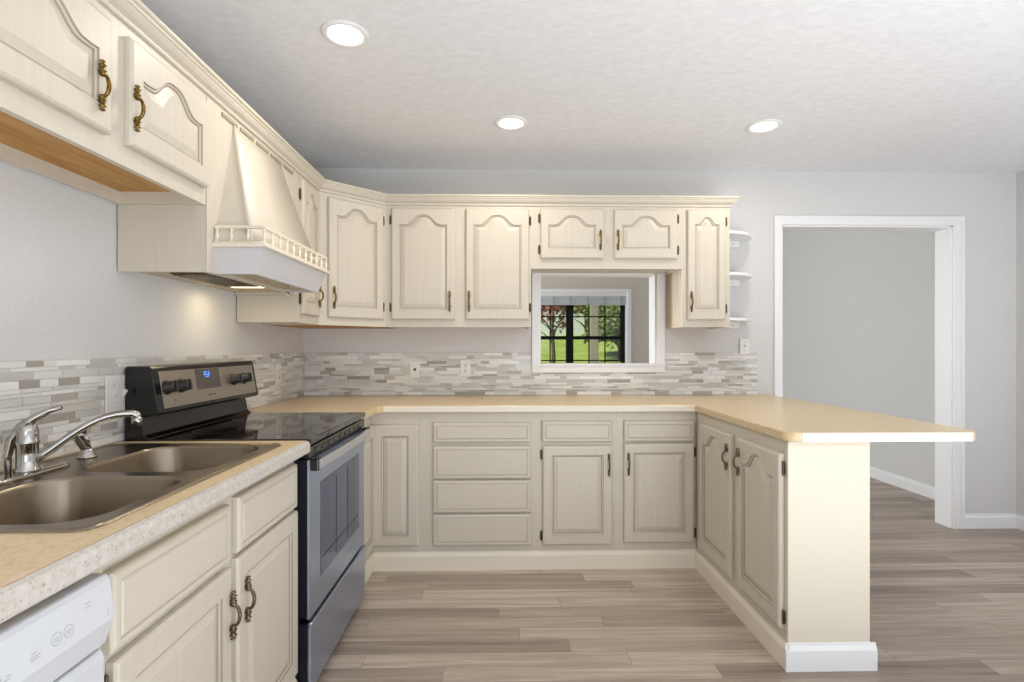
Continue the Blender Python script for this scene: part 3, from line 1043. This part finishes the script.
# face frames on both legs of the inside corner (local origin at the corner of the faces)
box(bm, 0.0, 0.30, 0.0, 0.019, 0.805, CB); box(bm, 0.0, 0.30, 0, 0.019, 0.09, 0.138); box(bm, 0.262, 0.30, 0, 0.019, 0.138, 0.805)
box(bm, -0.019, 0.0, -0.335, 0.019, 0.805, CB); box(bm, -0.019, 0.0, -0.335, 0.019, 0.09, 0.138); box(bm, -0.019, 0.0, -0.335, -0.30, 0.138, 0.805)
obj('face_frame', bm, M['cabinet'], c)
bm = new()
box(bm, -0.585, -0.02, -0.335, -0.32, 0, CB); box(bm, 0.285, 0.30, 0.02, 0.585, 0, CB)
box(bm, -0.585, 0.285, 0.575, 0.585, 0, CB); box(bm, -0.585, -0.575, -0.32, 0.575, 0, CB)
obj('carcass', bm, M['cabinet'], c)
add_door(c, 0.004, 0.262, 0.138, 0.806, 0.0, None, None, top=0.06, bottom=0.05, K=2, stile=0.055)
d = obj('door', door_mesh(0.29, 0.668, 0.0, top=0.06, bottom=0.05, K=2, stile=0.055), [M['cabinet'], M['glaze']], c, loc=(0.001, -0.296, 0.138))
d.rotation_euler = (0, 0, PI / 2)
base_trim(c, 0.0, 0.30)
bm = new(); box(bm, 0.0, 0.012, -0.335, 0.0, 0, 0.1); obj('base_trim', bm, M['trimcream'], c, 0.002)

# --- four-drawer base
c = thing('drawer_base_cabinet', 'cream base cabinet with a bank of four drawers', 'cabinet', (-0.41, BY, 0))
W = 0.61
face_frame(c, W, 0.09, CB, [(0, 0.05), (W - 0.04, W)], [(0.09, 0.14), (0.30, 0.33), (0.487, 0.517), (0.68, 0.71), (0.81, CB)])
carcass(c, W, 0.585, 0, CB, 0.1)
for z0, z1 in ((0.706, 0.817), (0.506, 0.686), (0.319, 0.497), (0.137, 0.310)):
    add_drawer(c, 0.041, 0.581, z0, z1)
base_trim(c, 0, W)

# --- two-door base
c = thing('base_cabinet', 'cream base cabinet with two drawers over two doors, below the pass-through', 'cabinet', (0.20, BY, 0))
W = 0.898
face_frame(c, W, 0.09, CB, [(0, 0.04), (0.415, 0.49), (W - 0.02, W)], [(0.09, 0.14), (0.68, 0.71), (0.815, CB)])
carcass(c, W, 0.585, 0, CB, 0.1)
add_drawer(c, 0.032, 0.424, 0.706, 0.823)
add_drawer(c, 0.489, 0.884, 0.708, 0.823)
add_door(c, 0.037, 0.424, 0.137, 0.686, 0.0, (0.404, 0.582), 'L', 'pewter', top=0.05, bottom=0.055, K=2, stile=0.05, hz=(0.05, 0.05))
add_door(c, 0.489, 0.882, 0.145, 0.697, 0.0, (0.513, 0.585), 'R', 'pewter', top=0.05, bottom=0.055, K=2, stile=0.05, hz=(0.05, 0.05))
base_trim(c, 0, W)

# --- peninsula
PX, PY0, PY1 = 1.10, 2.945, 2.0
c = thing('peninsula_cabinet', 'cream peninsula cabinet with two arched doors and a plain end panel', 'cabinet', (PX, PY0, 0), -PI / 2)
W = PY0 - PY1
face_frame(c, W, 0.09, CB, [(0, 0.10), (0.465, 0.56), (W - 0.04, W - 0.018)], [(0.09, 0.15), (0.815, CB)])
bm = new()
box(bm, -0.593, W - 0.02, 0.30, 0.318, 0, CB); box(bm, -0.593, 0.0, 0.0, 0.018, 0, CB)
box(bm, 0.0, W - 0.02, 0.019, 0.30, 0.1, 0.116)
obj('carcass', bm, M['cabinet'], c)
bm = new()
box(bm, W - 0.018, W, 0.0, 0.318, 0.09, CB - 0.012)
box(bm, W - 0.018, W + 0.003, 0.0, 0.318, CB - 0.012, CB)
q = obj('end_panel', bm, M['panelcream'], c, 0.0015)
q['label'] = 'plain cream end panel'
add_door(c, 0.089, 0.480, 0.147, 0.821, 0.06, (0.452, 0.712), 'L', 'pewter', hz=(0.05, 0.05), stile=0.05, bottom=0.06)
add_door(c, 0.548, 0.917, 0.147, 0.821, 0.06, (0.576, 0.716), 'R', 'pewter', hz=(0.045, 0.055), stile=0.05, bottom=0.06)
base_trim(c, 0.013, W + 0.0115)
bm = new()
prism(bm, [(W, 0), (W + 0.013, 0), (W + 0.013, 0.078), (W + 0.010, 0.085), (W + 0.005, 0.095), (W + 0.004, 0.104), (W, 0.104)], 'y', -0.0138, 0.338)
obj('end_base_trim', bm, M['white'], c)
bm = new()
prism(bm, [(0.318, 0), (0.332, 0), (0.332, 0.078), (0.328, 0.085), (0.322, 0.095), (0.321, 0.1), (0.318, 0.1)], 'x', -0.593, W)
obj('base_trim', bm, M['white'], c)

# ------------------------------------------------------------------ worktops
def rounded(bm_pts, r, n=6):
    return bm_pts


SK = (-1.262, -0.722, 0.945, 1.765)       # sink cut-out
ct = thing('countertop', 'tan speckled laminate countertop around the steel sink', 'countertop', (0, 0, CZ - CT))
bm = new()
EX = -0.668
Y0, Y1 = 0.20, 1.838
box(bm, WL + 0.001, SK[0], Y0, Y1, 0, CT); box(bm, SK[1], EX, Y0, Y1, 0, CT)
box(bm, SK[0], SK[1], Y0, SK[2], 0, CT); box(bm, SK[0], SK[1], SK[3], Y1, 0, CT)
obj('top', bm, M['counter'], ct)
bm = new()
prism(bm, [(EX, -0.004), (EX + 0.012, -0.004), (EX + 0.016, 0.002), (EX + 0.016, CT - 0.012), (EX + 0.012, CT - 0.004), (EX + 0.004, CT), (EX, CT)], 'y', Y0, Y1)  # front edge of the same laminate, daylight put into its colour
q = obj('daylit_edge', bm, M['edge'], ct, 0.002); q['label'] = 'speckled front edge painted paler for daylight'

ct = thing('countertop', 'tan laminate countertop wrapping the corner and out onto the peninsula', 'countertop', (0, 0, CZ - CT))
FYc = BY - 0.026
PL, PR, PE = 1.086, 1.835, 1.975
outline = [(WL + 0.001, 2.606), (-0.668, 2.606), (-0.668, FYc - 0.055), (-0.645, FYc), (PL, FYc)]
# rounded near-left corner
R1 = 0.05
outline += [(PL, PE + R1)] + [(PL + R1 - R1 * math.cos(a), PE + R1 - R1 * math.sin(a)) for a in [PI / 2 * k / 8 for k in range(1, 9)]]
outline += [(PR - R1, PE)] + [(PR - R1 + R1 * math.sin(a), PE + R1 - R1 * math.cos(a)) for a in [PI / 2 * k / 8 for k in range(1, 9)]]
outline += [(PR, WB - 0.001), (WL + 0.001, WB - 0.001)]
bm = new(); prism(bm, outline, 'z', 0, CT)
obj('top', bm, M['counter'], ct, 0.006, 3)
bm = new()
box(bm, -0.640, PL - 0.004, FYc - 0.003, FYc + 0.004, 0.002, CT - 0.004)  # pale strip paints daylight onto the back run's front edge
q = obj('daylit_edge', bm, M['trimcream'], ct, 0.002); q['label'] = 'front edge painted pale for daylight'
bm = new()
box(bm, PL + 0.055, PR - 0.04, PE - 0.003, PE + 0.004, 0.001, CT - 0.003)  # white strip paints daylight onto the peninsula's end edge
q = obj('daylit_edge', bm, M['white'], ct, 0.002); q['label'] = 'end edge painted white for daylight'

# ------------------------------------------------------------------ mosaic backsplash
def mosaic(name, label, u0, u1, z0, z1, place, holes=(), seed=1):
    rnd = random.Random(seed)
    bm = new()
    T = 0.006
    gcells = []
    z = z0 + 0.002
    nrow = 0
    while z < z1 - 0.008:
        h = 0.0115 if nrow % 3 == 2 or rnd.random() < 0.18 else rnd.choice((0.022, 0.0235, 0.0235))
        nrow += 1
        if z + h > z1 - 0.001 or z1 - (z + h) < 0.010:
            h = z1 - 0.001 - z
        u = u0 - rnd.uniform(0, 0.1)
        while u < u1:
            l = rnd.choice((0.045, 0.06, 0.075, 0.1, 0.1, 0.13, 0.15)) * rnd.uniform(0.9, 1.1)
            a, b_ = max(u, u0) + 0.001, min(u + l, u1) - 0.001
            u += l
            if b_ - a < 0.006:
                continue
            pieces = [(a, b_, z, z + h - 0.002)]
            for (h0, h1, k0, k1) in holes:
                nxt = []
                for (p, q, r, s_) in pieces:
                    if q <= h0 or p >= h1 or s_ <= k0 or r >= k1:
                        nxt.append((p, q, r, s_)); continue
                    if r < k0 - 0.004: nxt.append((p, q, r, k0 - 0.001))
                    if p < h0 - 0.004: nxt.append((p, h0, max(r, k0), s_))
                    if q > h1 + 0.004: nxt.append((h1, q, max(r, k0), s_))
                pieces = nxt
            mi = 1 + rnd.choices(range(len(TONES)), TW)[0]
            for (p, q, r, s_) in pieces:
                T2 = T + rnd.choice((0, 0.0006, 0.0012))
                A_, B_ = place(p, 0, r), place(q, T2, s_)
                box(bm, min(A_[0], B_[0]), max(A_[0], B_[0]), min(A_[1], B_[1]), max(A_[1], B_[1]), r, s_, mi)
        z += h
    # grout bed
    us = sorted({u0, u1, *[x for h in holes for x in h[:2]]})
    zs = sorted({z0, z1, *[min(x, z1) for h in holes for x in h[2:]]})
    for i in range(len(us) - 1):
        for j in range(len(zs) - 1):
            uc, zc = (us[i] + us[i + 1]) / 2, (zs[j] + zs[j + 1]) / 2
            if any(h[0] < uc < h[1] and h[2] < zc < h[3] for h in holes):
                continue
            A_, B_ = place(us[i], 0, zs[j]), place(us[i + 1], 0.005, zs[j + 1])
            box(bm, min(A_[0], B_[0]), max(A_[0], B_[0]), min(A_[1], B_[1]), max(A_[1], B_[1]), zs[j], zs[j + 1], 0)
    o = obj(name, bm, [M['grout']] + [M['tile%d' % i] for i in range(len(TONES))], clean=False)
    return tag(o, label, 'backsplash')


mosaic('tile_backsplash', 'white and taupe mosaic tile strips on the wall behind sink and stove', 0.25, WB - 0.009, CZ + 0.0008, 1.198, lambda u, d, z: (WL + 0.0005 + d, u, z), (), 3)
mosaic('tile_backsplash', 'pale grey mosaic tile strips on the wall below the pass-through', WL + 0.009, 1.735, CZ + 0.0008, 1.198, lambda u, d, z: (u, WB - 0.0005 - d, z), [(p0 - 0.053, p1 + 0.057, pb - 0.053, 3.0)], 8)

# ------------------------------------------------------------------ outlets and switches
def outlet(name, label, loc, rz, w, h, kind, group=None, cat='outlet'):
    t = thing(name, label, cat, loc, rz, group)
    bm = new(); box(bm, -w / 2, w / 2, -0.006, 0, -h / 2, h / 2); obj('plate', bm, M['plate'], t, 0.003, 3)
    if kind == 'duplex':
        for s_ in (1, -1):
            bm = new()
            lathe(bm, [(0.0165, -0.006), (0.0165, -0.0085), (0.015, -0.009)], 18, 'y', (0, 0, 0.0195 * s_), mi=0)
            for dx in (-0.006, 0.006):
                box(bm, dx - 0.0015, dx + 0.0015, -0.0098, -0.0088, 0.0195 * s_ - 0.002, 0.0195 * s_ + 0.007, 1)
            box(bm, -0.002, 0.002, -0.0098, -0.0088, 0.0195 * s_ - 0.009, 0.0195 * s_ - 0.005, 1)
            obj('socket', bm, [M['plate'], M['slot']], t)
        bm = new(); lathe(bm, [(0.003, -0.006), (0.002, -0.0075)], 8, 'y'); obj('screw', bm, M['icon'], t)
    elif kind == 'jack':
        bm = new(); box(bm, -0.008, 0.008, -0.008, -0.005, -0.009, 0.009); obj('jack', bm, M['slot'], t, 0.002)
    elif kind == 'toggles':
        for dx in (-0.023, 0.023):
            bm = new(); prism(bm, [(-0.006, -0.012), (-0.0075, -0.012), (-0.018, 0.006), (-0.015, 0.012), (-0.006, 0.012)], 'x', dx - 0.004, dx + 0.004); obj('toggle', bm, M['plate'], t, 0.001)
            for dz in (0.03, -0.03):
                bm = new(); lathe(bm, [(0.003, -0.006), (0.002, -0.0075)], 8, 'y', (dx, 0, dz)); obj('screw', bm, M['icon'], t)
    elif kind == 'toggle':
        bm = new(); box(bm, -0.0065, 0.0065, -0.0075, -0.005, -0.013, 0.013); prism(bm, [(-0.006, -0.008), (-0.0075, -0.008), (-0.017, 0.008), (-0.013, 0.011), (-0.006, 0.009)], 'x', -0.004, 0.004); obj('toggle', bm, M['plate'], t, 0.001)
        for dz in (0.03, -0.03):
            bm = new(); lathe(bm, [(0.003, -0.006), (0.002, -0.0075)], 8, 'y', (0, 0, dz)); obj('screw', bm, M['slot'], t)
    return t


TY = WB - 0.0072
outlet('wall_jack', 'white wall plate with a small dark jack on the back tiles', (-0.564, TY, 1.085), 0, 0.068, 0.114, 'jack', cat='wall plate')
outlet('wall_outlet', 'white double socket on the back tiles, left of the pass-through', (-0.229, TY, 1.092), 0, 0.070, 0.114, 'duplex')
outlet('light_switch', 'white plate at the right end of the back tiles, under the corner shelf', (1.646, WB - 0.0075, 1.239), 0, 0.068, 0.108, 'toggle', cat='switch')
outlet('light_switch', 'white double plate with two toggles on the tiles between faucet and stove', (WL + 0.0078, 1.822, 1.077), PI / 2, 0.116, 0.119, 'toggles', cat='switch')
outlet('wall_outlet', 'white double socket on the left tiles, in the corner past the stove', (WL + 0.0078, 3.117, 1.076), PI / 2, 0.072, 0.125, 'duplex')

# ------------------------------------------------------------------ sink
sk = thing('kitchen_sink', 'stainless steel double bowl sink set in the countertop', 'sink', (0, 0, CZ))


def rrect(x0, x1, y0, y1, r, z, n=6):
    pts = []
    for cx, cy, a0 in ((x1 - r, y1 - r, 0), (x0 + r, y1 - r, PI / 2), (x0 + r, y0 + r, PI), (x1 - r, y0 + r, 1.5 * PI)):
        for k in range(n + 1):
            a = a0 + PI / 2 * k / n
            pts.append((cx + r * math.cos(a), cy + r * math.sin(a), z))
    return pts


SX0, SX1, SY0, SY1 = -1.272, -0.712, 0.935, 1.775
bowls = [(-1.105, -0.752, 0.972, 1.332), (-1.105, -0.752, 1.374, 1.738)]
bm = new()
def loopv(pts):
    return [bm.verts.new(p) for p in pts]
def bridge_l(A, B, smooth=True):
    n = len(A)
    for i in range(n):
        bm.faces.new((A[i], A[(i + 1) % n], B[(i + 1) % n], B[i])).smooth = smooth
def edges_of(V):
    return [bm.edges.get((V[i], V[(i + 1) % len(V)])) or bm.edges.new((V[i], V[(i + 1) % len(V)])) for i in range(len(V))]
o0 = loopv(rrect(SX0, SX1, SY0, SY1, 0.04, 0.0006)); o1 = loopv(rrect(SX0 + 0.003, SX1 - 0.003, SY0 + 0.003, SY1 - 0.003, 0.038, 0.005)); o2 = loopv(rrect(SX0 + 0.009, SX1 - 0.009, SY0 + 0.009, SY1 - 0.009, 0.034, 0.006)); o3 = loopv(rrect(SX0 + 0.014, SX1 - 0.014, SY0 + 0.014, SY1 - 0.014, 0.03, 0.003))
bridge_l(o0, o1); bridge_l(o1, o2); bridge_l(o2, o3)
es = edges_of(o3)
rims = []
for (a, b_, c_, d_) in bowls:
    l = loopv(rrect(a, b_, c_, d_, 0.085, 0.003))
    rims.append(l)
    es += edges_of(l)
bmesh.ops.triangle_fill(bm, edges=es, use_beauty=True)
obj('rim', bm, M['steel'], sk)
for (a, b_, c_, d_) in bowls:
    bm = new()
    steps = [(0, 0.003, 0.085), (0.003, -0.001, 0.083), (0.005, -0.006, 0.081), (0.014, -0.14, 0.078), (0.02, -0.16, 0.074), (0.035, -0.172, 0.066), (0.06, -0.176, 0.05), (0.13, -0.179, 0.03)]
    prev = None
    for ins, z, r in steps:
        l = loopv(rrect(a + ins, b_ - ins, c_ + ins, d_ - ins, r, z))
        if prev:
            bridge_l(prev, l)
        prev = l
    bm.faces.new(prev)
    obj('bowl', bm, M['steel'], sk, clean=False)
    bm = new(); lathe(bm, [(0.0001, -0.174), (0.018, -0.175), (0.02, -0.173), (0.042, -0.174), (0.045, -0.179)], 20, 'z', ((a + b_) / 2, (c_ + d_) / 2, 0)); obj('drain', bm, M['chrome'], sk)

# faucet
FX, FY_ = -1.175, 1.345
fc = thing('faucet', 'chrome single-lever faucet with long low spout behind the sink', 'faucet', (FX, FY_, CZ + 0.0035))
bm = new()
pl = rrect(-0.028, 0.028, -0.115, 0.115, 0.027, 0.0)
pl2 = rrect(-0.022, 0.022, -0.108, 0.108, 0.0215, 0.010)
A = loopv(pl); B = loopv(pl2); bridge_l(A, B); bm.faces.new(A); bm.faces.new(B)
obj('deck_plate', bm, M['chrome'], fc)
bm = new()
lathe(bm, [(0.027, 0.009), (0.026, 0.016), (0.0225, 0.02), (0.0225, 0.075), (0.024, 0.079), (0.024, 0.084), (0.0225, 0.087), (0.022, 0.11), (0.018, 0.124), (0.010, 0.131), (0.0001, 0.133)], 24)
obj('body', bm, M['chrome'], fc)
bm = new()
# lever: flat tapering bar sweeping up and over towards the bowls
pts = [(-0.026, -0.022, 0.008), (-0.031, -0.020, 0.05), (-0.027, -0.013, 0.09), (-0.012, -0.004, 0.120), (0.012, 0.01, 0.142), (0.036, 0.022, 0.158), (0.058, 0.032, 0.165)]
tube(bm, pts, [0.006, 0.009, 0.0115, 0.012, 0.0105, 0.008, 0.0055], 12)
obj('lever', bm, M['chrome'], fc)
bm = new(); lathe(bm, [(0.0001, 0.0018), (0.003, 0.0012), (0.0035, 0.0)], 10, 'x', (0.0222, 0.0, 0.1)); obj('temperature_dot', bm, M['red'], fc)
bm = new()
dx, dy = 0.170, 0.108
pts = []
for k in range(12):
    t_ = k / 11
    pts.append((0.012 + dx * t_, dy * t_ + 0.004, 0.035 + 0.104 * math.sin(PI / 2 * min(1, t_ * 1.12)) ** 1.15))
pts.append((0.012 + dx * 1.03, 0.004 + dy * 1.03, 0.135))
pts.append((0.012 + dx * 1.045, 0.004 + dy * 1.045, 0.124))
tube(bm, pts, [0.0115, 0.011, 0.0105] + [0.0095] * 8 + [0.010, 0.0115, 0.0115], 14)
obj('spout', bm, M['chrome'], fc)
bm = new()
e = pts[-1]
lathe(bm, [(0.0115, 0.004), (0.0125, 0.0), (0.0125, -0.012), (0.010, -0.016), (0.0001, -0.016)], 16, 'z', (e[0], e[1], e[2]))
obj('aerator', bm, M['chrome'], fc)
# side sprayer
sy = thing('side_sprayer', 'chrome pull-out sprayer standing beside the faucet', 'sprayer', (-1.19, 1.555, CZ + 0.0035))
bm = new(); lathe(bm, [(0.024, 0), (0.024, 0.004), (0.019, 0.010), (0.015, 0.022), (0.014, 0.026)], 18); obj('base', bm, M['chrome'], sy)
bm = new()
tube(bm, [(0, 0, 0.022), (-0.003, -0.006, 0.038), (-0.008, -0.014, 0.058), (-0.008, -0.018, 0.072), (0.0, -0.018, 0.08)], [0.012, 0.0145, 0.017, 0.018, 0.013], 14)
obj('spray_head', bm, M['chrome'], sy)
bm = new(); tube(bm, [(0.011, -0.006, 0.034), (0.011, -0.013, 0.052), (0.010, -0.018, 0.066)], [0.004, 0.006, 0.004], 8); obj('trigger', bm, M['chrome'], sy)

# ------------------------------------------------------------------ stove
RY0, RY1 = 1.848, 2.600
rg = thing('stove', 'stainless and black electric stove with glass cooktop below the hood', 'stove', (0, RY0, 0))
RW = RY1 - RY0
bm = new(); box(bm, -1.285, -0.705, 0.002, RW - 0.002, 0.05, 0.893); box(bm, -1.25, -0.73, 0.03, RW - 0.03, 0.0, 0.05); obj('body', bm, M['navy'], rg, 0.003)
bm = new(); box(bm, -1.235, -0.655, 0.0, RW, 0.893, 0.916); obj('cooktop', bm, M['blackglass'], rg, 0.004)
for (x, y, r) in ((-0.83, 0.20, 0.105), (-0.83, 0.555, 0.085), (-1.08, 0.20, 0.08), (-1.08, 0.555, 0.105)):
    n = 40
    bm = new()
    for k in range(n):
        a, b_ = 2 * PI * k / n, 2 * PI * (k + 1) / n
        bm.faces.new([bm.verts.new((x + q * math.cos(t_), y + q * math.sin(t_), 0.9163)) for q, t_ in ((r, a), (r, b_), (r - 0.002, b_), (r - 0.002, a))])
    obj('burner_ring', bm, M['slot'], rg)
bm = new(); box(bm, -0.71, -0.66, 0.004, RW - 0.004, 0.846, 0.886)
for i in range(9):
    box(bm, -0.661, -0.657, 0.06 + i * 0.072, 0.11 + i * 0.072, 0.858, 0.874)
obj('vent_trim', bm, M['black'], rg, 0.002)
# oven door: frame of steel round a dark window
DX = -0.66
bm = new()
box(bm, DX - 0.008, DX, 0.006, 0.115, 0.288, 0.84); box(bm, DX - 0.008, DX, 0.648, RW - 0.006, 0.288, 0.84)
box(bm, DX - 0.008, DX, 0.115, 0.648, 0.288, 0.392); box(bm, DX - 0.008, DX, 0.115, 0.648, 0.738, 0.84)
od = obj('oven_door', bm, M['range_steel'], rg)
bm = new(); box(bm, -0.704, DX - 0.008, 0.008, RW - 0.008, 0.29, 0.842); obj('door_core', bm, M['navy'], od, 0.002)
bm = new(); box(bm, DX - 0.006, DX + 0.0015, 0.113, 0.650, 0.390, 0.740)
obj('oven_window', bm, M['ovenglass'], od, 0.012, 4)
bm = new()
for y in (0.30, 0.46):
    box(bm, DX + 0.0012, DX + 0.0024, y - 0.002, y + 0.002, 0.41, 0.72)
box(bm, DX + 0.0012, DX + 0.0024, 0.135, 0.628, 0.455, 0.458)
obj('window_divider', bm, M['navy'], od)
bm = new()
hy0, hy1 = 0.02, RW - 0.02
pts = [(DX + 0.027 + 0.008 * math.sin(PI * k / 12), hy0 + (hy1 - hy0) * k / 12, 0.824 ) for k in range(13)]
prev = None
for p in pts:
    cur = [bm.verts.new((p[0] + a, p[1], p[2] + b_)) for a, b_ in ((-0.009, -0.016), (0.005, -0.016), (0.009, -0.008), (0.009, 0.010), (0.005, 0.017), (-0.009, 0.017))]
    if prev:
        for j in range(6):
            bm.faces.new((prev[j], prev[(j + 1) % 6], cur[(j + 1) % 6], cur[j]))
    else:
        bm.faces.new(cur)
    prev = cur
bm.faces.new(prev)
obj('oven_handle', bm, M['bar_steel'], od)
for y in (hy0 - 0.012, hy1 - 0.018):
    bm = new(); box(bm, DX, DX + 0.030, y, y + 0.03, 0.802, 0.846)
    obj('handle_bracket', bm, M['black'], od, 0.005)
bm = new(); box(bm, -0.704, DX - 0.008, 0.008, RW - 0.008, 0.036, 0.27); obj('drawer_core', bm, M['navy'], rg, 0.002)
bm = new(); box(bm, DX - 0.008, DX + 0.004, 0.006, RW - 0.006, 0.035, 0.272); box(bm, DX - 0.008, DX + 0.009, 0.006, RW - 0.006, 0.258, 0.276)
obj('storage_drawer', bm, M['range_steel'], rg, 0.004)
# backguard
bm = new()
prism(bm, [(-1.288, 0.893), (-1.288, 1.160), (-1.282, 1.167), (-1.206, 1.167), (-1.198, 1.160), (-1.172, 1.006), (-1.176, 0.998), (-1.235, 0.996), (-1.222, 0.93), (-1.205, 0.917), (-1.205, 0.893)], 'y', 0.0, RW)
obj('backguard', bm, M['black'], rg, 0.003)
# sloping control panel coordinates: u along y, v up the slope
b0, b1 = Vector((-1.172, 0, 1.006)), Vector((-1.198, 0, 1.160))
vv = (b1 - b0).normalized()
nn = Vector((vv.z, 0, -vv.x))
SL = (b1 - b0).length
MP = Matrix(((0, vv.x, nn.x, b0.x), (1, vv.y, nn.y, 0), (0, vv.z, nn.z, b0.z), (0, 0, 0, 1)))
def panel_obj(name, bm, m, bev=0.0):
    bm.transform(MP)
    return obj(name, bm, m, rg, bev)
bm = new(); box(bm, 0.035, RW - 0.022, 0.012, SL - 0.012, -0.001, 0.0016); panel_obj('control_panel', bm, M['panel_steel'], 0.001)
bm = new(); box(bm, 0.25, 0.425, 0.062, SL - 0.014, 0.0012, 0.0030); panel_obj('display', bm, M['dispglass'], 0.0008)
bm = new()
for (u, v, a, b_) in ((0.330, 0.118, 0.004, 0.018), (0.338, 0.112, 0.014, 0.003), (0.338, 0.121, 0.014, 0.003), (0.338, 0.131, 0.014, 0.003), (0.355, 0.112, 0.004, 0.012), (0.363, 0.118, 0.004, 0.018)):
    box(bm, u - 0.02, u - 0.02 + a, v - 0.004, v - 0.004 + b_, 0.003, 0.0036)
panel_obj('clock_digits', bm, M['digits'])
bm = new()
for k in range(6):
    box(bm, 0.275 + k * 0.022, 0.288 + k * 0.022, 0.070, 0.073, 0.003, 0.0035)
for u, w_ in ((0.30, 0.03), (0.336, 0.02)):
    box(bm, u + 0.02, u + 0.02 + w_, 0.034, 0.038, 0.0016, 0.0022)
box(bm, 0.100, 0.103, 0.030, 0.040, 0.0016, 0.0022); box(bm, 0.106, 0.116, 0.028, 0.030, 0.0016, 0.0022)
panel_obj('panel_print', bm, M['slot'])
kn = None
for u in (0.062, 0.148, 0.535, 0.625):
    bm = new()
    v = 0.085
    lathe(bm, [(0.026, 0.0016), (0.026, 0.006), (0.021, 0.010), (0.0205, 0.030), (0.018, 0.034), (0.0001, 0.034)], 22, 'z', (u, v, 0))
    box(bm, u - 0.0045, u + 0.0045, v - 0.020, v + 0.020, 0.030, 0.040)
    k_ = panel_obj('knob', bm, M['knob'])

# ------------------------------------------------------------------ recessed ceiling lights
def downlight(x, y, label):
    t = thing('recessed_light', label, 'ceiling light', (x, y, H), 0)
    bm = new()
    lathe(bm, [(0.088, 0.0), (0.088, -0.004), (0.083, -0.007), (0.070, -0.009), (0.064, -0.006), (0.062, -0.002), (0.062, 0.0)], 40)
    obj('trim_ring', bm, M['white'], t)
    bm = new(); lathe(bm, [(0.0001, -0.0075), (0.04, -0.0068), (0.0615, -0.0035), (0.062, -0.001)], 36); obj('lamp_lens', bm, M['lens'], t)
    light('downlight_lamp', 'AREA', (x, y, H - 0.03), (0, 0, 0), CAN, (1.0, 0.90, 0.76), 0.12, shape='DISK')
    return t


downlight(-0.585, 2.02, 'lit recessed ceiling light nearest the stove wall')
downlight(0.058, 2.80, 'lit recessed ceiling light in front of the back wall cabinets')
downlight(1.415, 2.81, 'lit recessed ceiling light above the peninsula')
